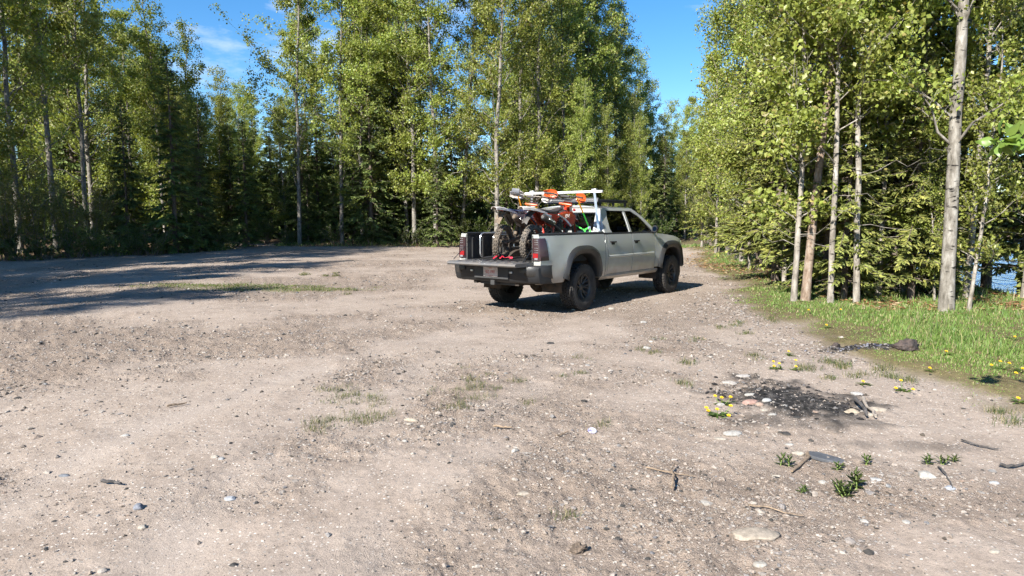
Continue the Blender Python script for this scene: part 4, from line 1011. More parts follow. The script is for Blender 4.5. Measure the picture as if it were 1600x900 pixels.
ALU = mat('aluminium', (.72, .73, .74), .38, metal=.75)
CHROME = mat('steel_tube', (.55, .56, .58), .28, metal=.9)
REDL = mat('red_lens', (.22, .010, .012), .2, coat=.5)
WHITEL = mat('white_lens', (.18, .18, .19), .2, coat=.5); DIODE = mat('lamp_diode', (.20, .20, .21), .3)
SMOKE = mat('smoked_lens', (.030, .014, .016), .3, coat=.4)
SEATM = mat('grey_seat', (.13, .125, .12), .9, var=.3, vscale=9)
TRIM = mat('cabin_trim', (.030, .030, .031), .7)
def glass_mat():
    m = bpy.data.materials.new('tinted_glass'); m.use_nodes = True; t = m.node_tree; t.nodes.clear(); N = t.nodes.new; lk = t.links.new
    o = N('ShaderNodeOutputMaterial'); tr = N('ShaderNodeBsdfTransparent'); tr.inputs[0].default_value = (.17, .18, .18, 1)
    g = N('ShaderNodeBsdfGlossy'); g.inputs['Roughness'].default_value = .02; g.inputs[0].default_value = (.95, .97, 1, 1)
    fr = N('ShaderNodeFresnel'); fr.inputs[0].default_value = 1.5; mx_ = N('ShaderNodeMixShader'); lk(fr.outputs[0], mx_.inputs[0]); lk(tr.outputs[0], mx_.inputs[1]); lk(g.outputs[0], mx_.inputs[2]); lk(mx_.outputs[0], o.inputs[0])
    return m
GLASS = glass_mat()
WB = 3.57; WZ = .42
_hz = [.40, .50, .58, .70, .86, 1.0, 1.10, 1.18, 1.26, 1.33, 1.40]; _hy = [.80, .835, .868, .890, .903, .908, .903, .893, .878, .862, .845]
def half(x, z):
    y = np.interp(z, _hz, _hy)
    for c in (0, WB):
        q = math.hypot((x - c) / 1.06, (z - WZ)); y += .030 * math.exp(-((q - .64) / .17) ** 2)
    if x < -.7: y -= .035 * ((-.7 - x) / .55) ** 2
    if x > 3.9: y -= .16 * ((x - 3.9) / .55) ** 2
    return y
def arch_z(dx, a, b, e):
    q = abs(dx) / a
    return WZ + b * (1 - q ** e) ** (1 / e) if q < 1 else None
def low(x, base):
    for c in (0, WB):
        z = arch_z(x - c, .555, .64, 2.7)
        if z is not None: return max(base, z)
    return base
def cols(x0, x1, n=26):
    xs = list(np.linspace(x0, x1, n))
    for c in (0, WB):
        for a in np.linspace(0, math.pi, 30):
            v = c + .5549 * math.cos(a)
            if x0 < v < x1: xs.append(v)
    return sorted(xs)
def side_panel(name, x0, x1, base, top, sgn, mat_=None, n=18, nz=16):
    rows = []
    for x in cols(x0, x1, n):
        zb = low(x, base(x) if callable(base) else base); zt = top(x) if callable(top) else top
        rows.append([(x, sgn * half(x, z), z) for z in np.linspace(zb, zt, nz)])
    mb = MB(); mb.grid(rows)
    # folded edges so that the panel gaps read as gaps
    for e in (rows[0], rows[-1]): mb.grid([e, [(p[0], p[1] - sgn * .05, p[2]) for p in e]])
    t_ = [r_[-1] for r_ in rows]; b_ = [r_[0] for r_ in rows]
    mb.grid([t_, [(p[0], p[1] - sgn * .05, p[2]) for p in t_]]); mb.grid([b_, [(p[0], p[1] - sgn * .06, p[2]) for p in b_]])
    return mb.build(name, mat_ or PAINT, truck, angle=32)
RAIL = 1.335; BELT = 1.30; FLOOR = .88; TAIL = -1.23
def fender_top(x): return float(np.interp(x, [2.85, 3.2, 3.7, 4.05, 4.30], [1.295, 1.275, 1.225, 1.15, 1.04]))
for s, side in ((-1, 'right'), (1, 'left')):
    side_panel('bed_side', TAIL, .768, .53, RAIL, s)
    side_panel('cab_corner', .794, .868, .54, BELT, s, n=4)
    d = side_panel('rear_door', .884, 1.821, lambda x: .57 + .0 * x, BELT, s)
    f = side_panel('front_door', 1.839, 2.796, .57, BELT, s)
    side_panel('front_fender', 2.814, 4.30, lambda x: .60, fender_top, s)
    for p, x in ((d, 1.05), (f, 1.98)):
        mb = MB(); y = s * (half(x, 1.165) + .022)
        mb.tube([(x - .10, y - s * .03, 1.165), (x - .085, y, 1.165), (x + .085, y, 1.16), (x + .10, y - s * .03, 1.16)], .014, 8); mb.build('door_handle', BLACKP, p)
        mb = MB(); mb.box((x, s * (half(x, 1.13) + .001), 1.135), (.12, .006, .05)); mb.build('handle_recess', BLACKP, p)
    for p, x0, x1 in ((d, .89, 1.815), (f, 1.843, 2.72)):
        mb = MB()
        mb.grid([[(x, s * (half(x, .885) + dy), z) for dy, z in ((-.002, .922), (.024, .906), (.025, .880), (-.002, .866))] for x in np.linspace(x0, x1, 12)]); mb.build('side_moulding', PAINT, p)
    for gx, zt_ in ((.781, BELT), (.876, BELT), (1.830, BELT), (2.805, BELT)):  # dark strips set inside the body gaps, standing in for the shade there
        mb = MB(); mb.grid([[(gx + dx, s * (half(gx, z) - .010), z) for dx in (-.016, .016)] for z in np.linspace(.56, zt_, 10)]); mb.build('gap_shade_strip', TRIM, truck)
    # rocker
    mb = MB(); mb.grid([[(x, s * y, z) for y, z in ((.872, .568), (.880, .53), (.84, .475), (.74, .47))] for x in np.linspace(.62, 2.98, 14)]); mb.build('rocker_panel', PAINT, truck)
    # fender flares
    for c in (0, WB):
        rows = []
        for a in np.linspace(R(7.5), R(172.5), 46):
            ca, sa = math.cos(a), math.sin(a)
            def se(A, B, e): return c + A * math.copysign(abs(ca) ** (2 / e), ca), WZ + B * sa ** (2 / e)
            o0 = se(.630, .715, 2.9); o1 = se(.616, .700, 2.9); m1 = se(.565, .645, 2.8); i1 = se(.515, .585, 2.7); i2 = se(.497, .565, 2.7)
            yb = half(o0[0], o0[1]); yi = .925
            rows.append([(o0[0], s * (yb - .012), o0[1]), (o1[0], s * (yb + .022), o1[1]), (m1[0], s * (max(yb, .90) + .058), m1[1]), (i1[0], s * (yi + .030), i1[1]), (i2[0], s * (yi + .012), i2[1]), (i2[0], s * (yi - .17), i2[1])])
        mb = MB(); mb.grid(rows); mb.build('fender_flare', FLARE, truck, angle=50)
        mb = MB()                                   # wheel housing
        mb.grid([[(c + .60 * math.cos(a), s * y, WZ + .60 * math.sin(a)) for y in (.86, .70, .52, .45)] for a in np.linspace(R(-8), R(188), 22)]); mb.grid([[(c + r_ * math.cos(a), s * .45, WZ + r_ * math.sin(a)) for r_ in (.60, .3, .02)] for a in np.linspace(R(-8), R(188), 22)])
        mb.build('wheel_housing', CHASSIS, truck)
# bed
mb = MB(); mb.box((-.23, 0, FLOOR - .02), (2.0, 1.42, .04))
for k in range(9): mb.box((-.23, -.6 + k * .15, FLOOR + .006), (1.98, .07, .014))
mb.build('bed_floor', LINER, truck, smooth=False)
for s in (-1, 1):
    mb = MB(); mb.box((-.23, s * .715, (FLOOR + RAIL) / 2 - .02), (2.0, .03, RAIL - FLOOR + .02))
    for k in range(7): mb.box((-1.08 + k * .28, s * .694, 1.09), (.05, .016, .36))
    mb.box((0, s * .62, FLOOR + .09), (.86, .18, .20)); mb.build('bed_wall', LINER, truck, smooth=False, bevel=.008)
    mb = MB(); mb.grid([[(x, s * y, z) for y, z in ((.692, RAIL - .03), (.694, RAIL + .010), (.72, RAIL + .018), (half(x, RAIL) - .01, RAIL + .016), (half(x, RAIL) + .006, RAIL + .004), (half(x, RAIL) + .006, RAIL - .022))] for x in np.linspace(TAIL - .004, .772, 16)]); mb.build('rail_cap', BLACKP, truck, angle=60)
    # rear post and lamp
    mb = MB(); zs = np.linspace(.56, RAIL - .002, 14)
    mb.grid([[(TAIL + .002, s * y, z) for y in (.70, .76, half(TAIL, z))] for z in zs]); mb.build('bed_post', PAINT, truck)
    rows = []
    for z in np.linspace(.915, 1.275, 10):
        w = 1 if .93 < z < 1.26 else .96; sh = .10 - .07 * (z - .915) / .36
        yb = half(TAIL, z); rows.append([(TAIL - .004, s * .712, z), (TAIL - .022, s * .720, z), (TAIL - .024, s * (yb - .035), z), (TAIL - .006, s * (yb + .006), z), (TAIL + .10 + sh, s * (half(TAIL + .2, z) + .007), z), (TAIL + .11 + sh, s * (half(TAIL + .2, z) - .01), z)])
    mb = MB(); mb.grid(rows); tl_ = mb.build('tail_lamp', SMOKE, truck, angle=60)
    for r_ in range(6):
        for k in range(3):
            m2 = MB(); m2.lathe([(0, -.004), (.006, -.003), (.007, 0)], (TAIL - .024, s * (.778 + k * .026), 1.245 - r_ * .036 - (.02 if r_ > 2 else 0)), 8, 'x'); m2.build('lamp_diode', DIODE, tl_)
    m2 = MB(); m2.box((TAIL - .026, s * .790, .995), (.010, .100, .075)); m2.build('brake_lens', REDL, tl_)
    m2 = MB(); m2.box((TAIL - .026, s * .803, .945), (.012, .060, .030)); m2.build('reverse_lens', WHITEL, tl_)
mb = MB(); mb.box((.745, 0, 1.10), (.05, 1.44, .47)); mb.build('bed_front_wall', LINER, truck, smooth=False, bevel=.01)
# tailgate lying open
def gate():
    mb = MB(); w = .725; prof = [(TAIL + .0, .872), (TAIL - .03, .884), (TAIL - .44, .884), (TAIL - .475, .872), (TAIL - .485, .845), (TAIL - .46, .822), (TAIL - .03, .822), (TAIL + .0, .836)]
    mb.grid([[(x, y, z) for x, z in prof + prof[:1]] for y in (-w, -w + .02, w - .02, w)])
    n = len(prof)
    for y in (-w, w): mb.add([(x, y, z) for x, z in prof], [tuple(range(n))])
    g = mb.build('tailgate', GATE, truck, angle=30)
    for k in range(8):
        m2 = MB(); m2.box((TAIL - .235, -.58 + k * .166, .888), (.36, .10, .010)); m2.build('tailgate_rib', GATE, g, bevel=.003)
    m2 = MB(); m2.box((TAIL - .24, 0, .889), (.10, .20, .012)); m2.build('latch_plate', BLACKP, g, bevel=.003)
    for s in (-1, 1):
        m2 = MB(); m2.tube([(TAIL - .30, s * .742, .90), (TAIL - .15, s * .735, 1.01), (TAIL + .01, s * .725, 1.14)], .006, 6); m2.build('gate_cable', BLACKP, g)
gate()
# rear bumper
def bumper():
    rows = []
    ys = [-.945, -.94, -.90, -.82, -.68, -.40, 0, .40, .68, .82, .90, .94, .945]
    for y in ys:
        a = abs(y); x = -1.30 - .12 * (1 - (a / .945) ** 4)
        if a > .93: x = -1.06 if a > .943 else -1.16
        rows.append([(x + .10, y, .815), (x + .01, y, .812), (x - .012, y, .79), (x, y, .69), (x + .03, y, .58), (x + .07, y, .545), (x + .16, y, .54)])
    mb = MB(); mb.grid(rows); b_ = mb.build('rear_bumper', BLACKP, truck, angle=40)
    for s in (-1, 1):
        rows = []
        for y, x in ((.58, -1.400), (.70, -1.388), (.84, -1.340), (.925, -1.23), (.955, -1.10), (.958, -1.02)):
            rows.append([(x + .07, s * (y - .02), .842), (x - .008, s * y, .838), (x - .028, s * (y + .006), .812), (x - .020, s * (y + .006), .72), (x + .004, s * y, .66 if y > .6 else .77), (x + .05, s * (y - .02), .62 if y > .6 else .77)])
        mb = MB(); mb.grid(rows); mb.build('bumper_corner', FLARE, b_, angle=50)
    mb = MB(); mb.box((-1.418, 0, .705), (.02, .72, .20)); mb.build('bumper_recess', TRIM, b_, smooth=False)
    mb = MB(); mb.box((-1.436, .0, .715), (.008, .305, .155)); pl = mb.build('licence_plate', mat('plate_white', (.55, .47, .44), .5, var=.3, vscale=14), b_, smooth=False, bevel=.002)
    TXT = mat('plate_red', (.40, .06, .06), .6)
    for q, (txt, y, z, sz) in enumerate((('BZJ-1901', 0, .690, .068), ('Alberta', 0, .770, .020), ('Wild Rose Country', 0, .648, .016))):
        cu = bpy.data.curves.new('lettering', 'FONT'); cu.body = txt; cu.size = sz; cu.align_x = 'CENTER'; cu.extrude = .001
        to = bpy.data.objects.new('lettering', cu); COL.objects.link(to)
        dg = bpy.context.evaluated_depsgraph_get(); me = bpy.data.meshes.new_from_object(to.evaluated_get(dg)); bpy.data.objects.remove(to)
        me.materials.clear(); me.materials.append(TXT)
        o = mobj('plate_lettering', me, pl); o.location = (-1.4425, y, z); o.rotation_euler = (math.pi / 2, 0, -math.pi / 2)
        if q: o.scale = (1, 1, 1)
        else: o.scale = (.80, 1.15, 1)
    for y in (-.42, .42):
        mb = MB(); mb.box((-1.425, y, .72), (.02, .05, .03)); mb.build('plate_lamp', CHROME, b_, bevel=.004)
    return b_
bumper()
mb = MB()
for s in (-1, 1): mb.box((1.2, s * .45, .56), (5.0, .07, .13))
for x in (-1.0, -.55, .7, 1.9, 3.0): mb.box((x, 0, .56), (.08, .9, .09))
mb.build('chassis_frame', CHASSIS, truck, smooth=False)
mb = MB(); mb.tube([(0, -.72, .405), (0, .72, .405)], .045, 12); mb.lathe([(0, -.17), (.10, -.15), (.155, -.05), (.16, .05), (.10, .15), (0, .17)], (0, .04, .405), 18, 'x'); mb.build('rear_axle', CHASSIS, truck)
mb = MB(); mb.tube([(0, .04, .42), (1.3, .02, .52)], .04, 10); mb.build('drive_shaft', CHASSIS, truck)
for s in (-1, 1):
    mb = MB(); mb.tube([(-.85, s * .55, .60), (-.5, s * .55, .50), (0, s * .55, .46), (.5, s * .55, .49), (.75, s * .55, .55)], .025, 6); mb.build('leaf_spring', CHASSIS, truck)
    mb = MB(); mb.tube([(.12, s * .42, .36), (-.12, s * .40, .80)], .032, 8); mb.build('shock_absorber', CHASSIS, truck)
mb = MB(); mb.box((-1.26, 0, .535), (.26, .085, .085)); mb.box((-1.20, 0, .52), (.06, .80, .07)); mb.build('hitch_receiver', TRIM, truck, smooth=False, bevel=.008)
mb = MB(); mb.tube([(1.6, -.28, .50), (.7, -.30, .53), (.2, -.34, .66), (-.25, -.40, .66), (-.62, -.52, .52), (-.92, -.60, .50)], .034, 10); mb.lathe([(.0, -.3), (.09, -.28), (.095, .28), (0, .3)], (1.0, -.29, .52), 14, 'x'); mb.build('exhaust_pipe', CHASSIS, truck)
mb = MB(); mb.box((1.15, .28, .50), (1.0, .32, .22)); mb.build('fuel_tank', CHASSIS, truck, bevel=.03)
mb = MB(); mb.box((2.3, 0, .56), (1.3, .55, .22)); mb.box((3.6, 0, .58), (.9, .6, .22)); mb.box((3.57, 0, .44), (.16, 1.3, .08)); mb.build('drivetrain', CHASSIS, truck, bevel=.03)
mb = MB(); mb.box((2.2, 0, .60), (3.0, 1.6, .03)); mb.build('floor_pan', CHASSIS, truck, smooth=False)
# ---- cab above the belt line
def SY(z): t_ = (z - BELT) / .49; return .868 - .185 * t_ - .022 * t_ * t_
def patch(name, A, B, sgn, mat_, n=8, inset=0.0, solid=.02):
    def res(P, n=14):
        P = np.array(P, float); d = np.r_[0, np.cumsum(np.hypot(*np.diff(P, axis=0).T))]; t_ = np.linspace(0, d[-1], n); return np.c_[np.interp(t_, d, P[:, 0]), np.interp(t_, d, P[:, 1])]
    a, b = res(A), res(B); rows = []
    for k in np.linspace(0, 1, n):
        rows.append([(p[0], sgn * (SY(p[1]) - inset), p[1]) for p in a * (1 - k) + b * k])
    mb = MB(); mb.grid(rows)
    if solid:
        ring = rows[0] + [r_[-1] for r_ in rows[1:]] + rows[-1][::-1][1:] + [r_[0] for r_ in rows[::-1][1:]]
        mb.grid([ring, [(p[0], p[1] - sgn * solid, p[2]) for p in ring]])
    return mb.build(name, mat_, truck, angle=40)
RT = 1.79
for s in (-1, 1):
    patch('belt_moulding', [(.80, BELT), (2.92, BELT - .01)], [(.805, BELT + .035), (2.87, BELT + .035)], s, BLACKP, 3)
    patch('rear_pillar', [(.805, BELT + .034), (.86, 1.52), (.945, RT)], [(1.085, BELT + .036), (1.045, 1.40), (1.075, 1.60), (1.13, 1.715), (1.16, RT)], s, PAINT)
    patch('roof_rail', [(1.13, 1.742), (2.14, 1.742)], [(1.13, RT), (2.20, RT)], s, PAINT, 4)
    patch('door_pillar', [(1.775, BELT + .036), (1.790, 1.745)], [(1.855, BELT + .036), (1.855, 1.745)], s, PAINT, 4)
    patch('front_pillar', [(2.765, BELT + .036), (2.60, 1.46), (2.37, 1.63), (2.10, 1.742), (2.05, 1.745)], [(2.95, BELT - .02), (2.78, 1.44), (2.52, 1.63), (2.26, 1.765), (2.15, RT)], s, PAINT)
    patch('rear_door_window', [(1.07, BELT + .03), (1.055, 1.40), (1.075, 1.60), (1.12, 1.75)], [(1.785, BELT + .03), (1.795, 1.75)], s, GLASS, 6, .016, 0)
    patch('front_door_window', [(1.845, BELT + .03), (1.845, 1.75)], [(2.77, BELT + .03), (2.60, 1.47), (2.37, 1.64), (2.09, 1.75)], s, GLASS, 8, .016, 0)
    patch('window_seal', [(1.11, 1.735), (2.10, 1.735)], [(1.11, 1.7435), (2.10, 1.7435)], s, BLACKP, 2, -.003, 0)
    # side mirror
    mb = MB(); x = 2.70
    mb.grid([[(x + dx * k2, s * (.985 + dy * k2), 1.405 + dz * k2) for dx, dy, dz in [(.045 * math.sin(q) * .4, .085 * math.cos(q) * 1.0, .085 * math.sin(q)) for q in np.linspace(0, 2 * math.pi, 17)]] if False else [(x + xx, s * (.955 + .062 * k2 * math.cos(q)), 1.385 + .075 * k2 * math.sin(q)) for q in np.linspace(0, 2 * math.pi, 17)] for xx, k2 in ((-.05, 0.0), (-.05, .92), (-.04, 1.0), (.02, .95), (.06, .6), (.07, 0.0))])
    mi = mb.build('side_mirror', BLACKP, truck, angle=50)
    m2 = MB(); m2.tube([(x + .02, s * .86, 1.33), (x + .01, s * .95, 1.36)], .03, 8); m2.build('mirror_arm', BLACKP, mi)
    m2 = MB(); m2.lathe([(0, 0), (.050, 0)], (x - .053, s * .955, 1.385), 16, 'x'); m2.build('mirror_glass', mat('mirror_glass', (.2, .22, .24), .05, metal=1), mi)
def roof_rows(x): return [(x, y, RT + (.052 + .012 * math.sin(math.pi * (x - .9) / 1.3)) * (1 - abs(y / .662) ** 2.6)) for y in np.linspace(-.662, .662, 21)]
mb = MB(); mb.grid([roof_rows(x) for x in np.linspace(.93, 2.22, 14)])
r0_ = roof_rows(.93); mb.grid([r0_, [(.905, p[1], RT + (p[2] - RT) * .6 - .004) for p in r0_], [(.925, p[1], RT - .012) for p in r0_]])
mb.build('roof', PAINT, truck, angle=50)
def bx_(z): return .800 + .145 * (z - BELT) / .49
def back(name, y0, y1, z0, z1, mat_, dx=0.0, par=None):
    mb = MB(); rows = []
    for z in np.linspace(z0, z1, 6):
        sc = SY(z) - .012
        rows.append([(bx_(z) - .018 * (1 - (y / .85) ** 2) + dx, np.clip(y, -sc, sc), z) for y in np.linspace(y0, y1, 15)])
    mb.grid(rows); return mb.build(name, mat_, par or truck, angle=50)
back('cab_back_panel', -.9, .9, .90, 1.375, PAINT); back('cab_back_header', -.9, .9, 1.705, 1.792, PAINT)
for s in (-1, 1): back('cab_back_pillar', s * .60, s * .9, 1.375, 1.705, PAINT)
back('rear_window', -.62, .62, 1.365, 1.715, GLASS, .010)
for z0, z1 in ((1.368, 1.384), (1.694, 1.712)): back('window_gasket', -.62, .62, z0, z1, BLACKP, -.004)
for y in (-.20, .20):
    mb = MB(); mb.box((bx_(1.54) - .012, y, 1.54), (.012, .012, .32)); mb.build('window_divider', BLACKP, truck, smooth=False)
mb = MB(); mb.box((bx_(1.755) - .030, 0, 1.757), (.026, .32, .038)); mb.build('high_brake_lamp', REDL, truck, bevel=.008)
# windscreen
rows = []
for k in np.linspace(0, 1, 10):
    x = 2.93 - .74 * k; z = BELT - .02 + .50 * k - .0; w = (SY(max(z, BELT)) - .03)
    rows.append([(x + .10 * (1 - (y / w) ** 2), y, z + .02 * math.sin(math.pi * k)) for y in np.linspace(-w, w, 13)])
mb = MB(); mb.grid(rows); mb.build('windscreen', GLASS, truck)
# hood and nose
rows = []
for x in np.linspace(2.86, 4.33, 16):
    zt = fender_top(min(x, 4.30)); rows.append([(x, y * (1 - .10 * max(0, (x - 3.9) / .5) ** 2), zt + .035 * (1 - abs(y / .80) ** 3) - .004 + (.018 if abs(y) < .30 and x < 4.2 else 0)) for y in np.linspace(-.81, .81, 19)])
mb = MB(); mb.grid(rows); e = rows[-1]; mb.grid([e, [(p[0] + .03, p[1], p[2] - .05) for p in e], [(p[0] + .03, p[1], .90) for p in e]]); mb.build('hood', PAINT, truck, angle=40)
mb = MB(); mb.grid([[(4.38 - .30 * abs(y / .94) ** 3, y, z) for y in np.linspace(-.94, .94, 17)] for z in (.56, .62, .72, .86, .92)]); fb = mb.build('front_bumper', BLACKP, truck, solid=.03)
mb = MB(); mb.box((4.372, 0, .985), (.02, .80, .17)); mb.build('grille', TRIM, truck, bevel=.02)
for s in (-1, 1): mb = MB(); mb.box((4.31, s * .60, .995), (.14, .30, .19)); mb.build('headlamp', WHITEL, truck, bevel=.04)
# cabin
for y in (-.38, .38):
    mb = MB(); mb.box((1.95, y, 1.0), (.50, .50, .16)); mb.box((1.70, y, 1.27), (.14, .48, .62), Matrix.Rotation(-.22, 3, 'Y')); fs = mb.build('front_seat', SEATM, truck, bevel=.05)
    mb = MB(); mb.box((1.60, y, 1.645), (.09, .26, .17)); mb.build('headrest', SEATM, fs, bevel=.04)
mb = MB(); mb.box((1.20, 0, 1.0), (.45, 1.3, .16)); mb.box((.98, 0, 1.24), (.12, 1.3, .55), Matrix.Rotation(-.15, 3, 'Y')); rs_ = mb.build('rear_seat', SEATM, truck, bevel=.05)
for y in (-.38, .38): mb = MB(); mb.box((.94, y, 1.56), (.08, .25, .14)); mb.build('headrest', SEATM, rs_, bevel=.04)
mb = MB(); mb.box((2.72, 0, 1.18), (.34, 1.5, .22)); mb.build('dashboard', TRIM, truck, bevel=.06)
mb = MB(); mb.tube([(2.42 + .07 * math.sin(q), .38 + .18 * math.cos(q), 1.27 + .17 * math.sin(q)) for q in np.linspace(0, 2 * math.pi, 20)], .015, 6, cap=False); mb.tube([(2.42, .20, 1.27), (2.42, .56, 1.27)], .012, 6); mb.build('steering_wheel', TRIM, truck)
# headache rack over the bed front, roof rack
for s in (-1, 1):
    mb = MB(); mb.tube([(.70, s * .795, RAIL + .01), (.685, s * .70, 2.062)], .026, 4, flat=1.3); mb.box((.70, s * .79, RAIL + .025), (.16, .10, .014)); mb.build('rack_upright', ALU, truck, smooth=False)
    mb = MB(); mb.box((.685, s * .70, 2.114), (.075, .09, .03)); mb.build('rack_bracket', ALU, truck, bevel=.006)
mb = MB(); mb.box((.685, 0, 2.080), (.05, 1.74, .040)); mb.build('rack_crossbar', mat('white_bar', (.80, .80, .80), .4), truck, bevel=.008)
mb = MB(); mb.box((.99, 0, 1.925), (.02, 1.20, .115), Matrix.Rotation(.35, 3, 'Y')); rr_ = mb.build('roof_rack_fairing', mat('grey_panel', (.035, .037, .042), .55, var=.3, vscale=3), truck, bevel=.006)
for z in (1.905, 1.945): mb = MB(); mb.box((.985 - (z - 1.925) * -.36 - .012, 0, z), (.006, 1.10, .006)); mb.build('fairing_line', ALU, rr_, smooth=False)
for s in (-1, 1):
    mb = MB(); mb.box((1.58, s * .58, 1.925), (1.16, .035, .06))
    for x in (1.1, 1.6, 2.08): mb.box((x, s * .58, 1.868), (.06, .03, .09))
    mb.build('roof_rack_rail', BLACKP, truck, bevel=.008)
for k in range(9): mb = MB(); mb.box((1.06 + k * .13, 0, 1.935), (.05, 1.12, .022)); mb.build('roof_rack_slat', BLACKP, truck, smooth=False)
# wheels
def tyre_mesh():
    mb = MB(); Rt, w = .405, .135
    mb.lathe([(.215, -w * .78), (.235, -w * .92), (.29, -w * 1.04), (.345, -w * 1.03), (.378, -w * .95), (.392, -w * .72), (.392, w * .72), (.378, w * .95), (.345, w * 1.03), (.29, w * 1.04), (.235, w * .92), (.215, w * .78)], n=64)
    n = 40
    for k in range(n):
        for row, (y, wd, ln, off) in enumerate(((-.100, .052, .048, 0), (-.042, .044, .050, .5), (.012, .044, .046, .1), (.062, .040, .050, .6), (.106, .050, .048, .25))):
            a = 2 * math.pi * (k + off) / n; rm = Matrix.Rotation(-a, 3, 'Y') @ Matrix.Rotation(.25 * (-1) ** (row + k), 3, 'X')
            rr_ = .3985 if 0 < row < 4 else .393
            mb.box((rr_ * math.cos(a), y, rr_ * math.sin(a)), (.014 if 0 < row < 4 else .020, wd, ln * .95), rm)
        for s in (-1, 1):
            a = 2 * math.pi * k / n; rm = Matrix.Rotation(-a, 3, 'Y'); mb.box((.372 * math.cos(a), s * .131, .372 * math.sin(a)), (.030, .012, .034), rm)
    o = mb.build('wheel', RUBBER, None, angle=35); return o
def rim_mesh(side):
    s = side; mb = MB()
    mb.lathe([(.222, s * .118), (.214, s * .112), (.203, s * .085), (.196, s * .02), (.196, -s * .11)], n=40)
    mb.lathe([(.196, s * .010), (.0, s * .010)], n=40)
    mb.lathe([(0, s * .072), (.035, s * .070), (.062, s * .058), (.07, s * .01)], n=24)
    o = mb.build('rim', RIMM, None)
    sp = []
    for k in range(8):
        a = 2 * math.pi * (k + .5) / 8; m2 = MB()
        for d in (-.16, .16):
            e = a + d; m2.tube([(.055 * math.cos(a), s * .052, .055 * math.sin(a)), (.12 * math.cos(a + d * .6), s * .060, .12 * math.sin(a + d * .6)), (.208 * math.cos(e), s * .096, .208 * math.sin(e))], [.013, .012, .013], 6)
        sp.append(m2.build('spoke', RIMM, None))
    return o, sp
TY0 = tyre_mesh(); RM = {s: rim_mesh(s) for s in (-1, 1)}
first = {'t': True, -1: True, 1: True}
for x in (0, WB):
    for s in (-1, 1):
        if first['t']: w_ = TY0; first['t'] = False
        else: w_ = TY0.copy(); COL.objects.link(w_)
        w_.parent = truck; w_.location = (x, s * .805, .402); w_.rotation_euler = (0, .37 * (x + s), 0)
        rim, sp = RM[s]
        if first[s]: r1, s1 = rim, sp; first[s] = False
        else:
            r1 = rim.copy(); COL.objects.link(r1); s1 = []
            for q in sp: c_ = q.copy(); COL.objects.link(c_); s1.append(c_)
        r1.parent = w_
        for q in s1: q.parent = w_
def TW(x, y, z):
    return truck.matrix_basis @ Vector((x, y, z))
# ================================================================ the two dirt bikes in the bed (x forward from the rear axle, z from the tyre's foot)
DUST = (.20, .15, .105)
ORANGE = mat('orange_plastic', (.75, .10, .012), .38, var=.25, vscale=9, dark=(.50, .10, .03))
REDP = mat('red_plastic', (.62, .040, .020), .38, var=.3, vscale=9, dark=(.30, .06, .035))
WHITEP = mat('white_plastic', (.78, .77, .75), .42, var=.35, vscale=8, dark=(.40, .34, .28))
NAVY = mat('navy_print', (.015, .020, .050), .45)
DUSTYW = mat('dusty_white_plastic', (.74, .71, .69), .5, var=.6, vscale=6, dark=(.26, .20, .15))
DUSTYB = mat('mud_covered_plastic', (.19, .145, .10), .85, var=.5, vscale=9, dark=(.08, .06, .045))
SEATB = mat('black_vinyl', (.018, .018, .020), .6, var=.4, vscale=8, dark=(.05, .042, .035))
MUDM = mat('muddy_metal', (.16, .125, .09), .75, metal=.2, var=.6, vscale=12, dark=(.05, .042, .036))
ENG = mat('engine_case', (.10, .095, .09), .5, metal=.6, var=.5, vscale=14, dark=(.05, .04, .03))
KNOB = mat('knobby_rubber', (.050, .047, .044), .85, var=.6, vscale=9, dark=(.16, .13, .10))
KNOBD = mat('muddy_knobby_rubber', (.135, .108, .082), .9, var=.6, vscale=9, dark=(.045, .038, .032))
GOLD = mat('gold_tube', (.60, .36, .04), .35, metal=.5)
CANH = mat('dark_canister', (.055, .057, .06), .4, metal=.4, var=.4, vscale=7, dark=(.10, .08, .06))
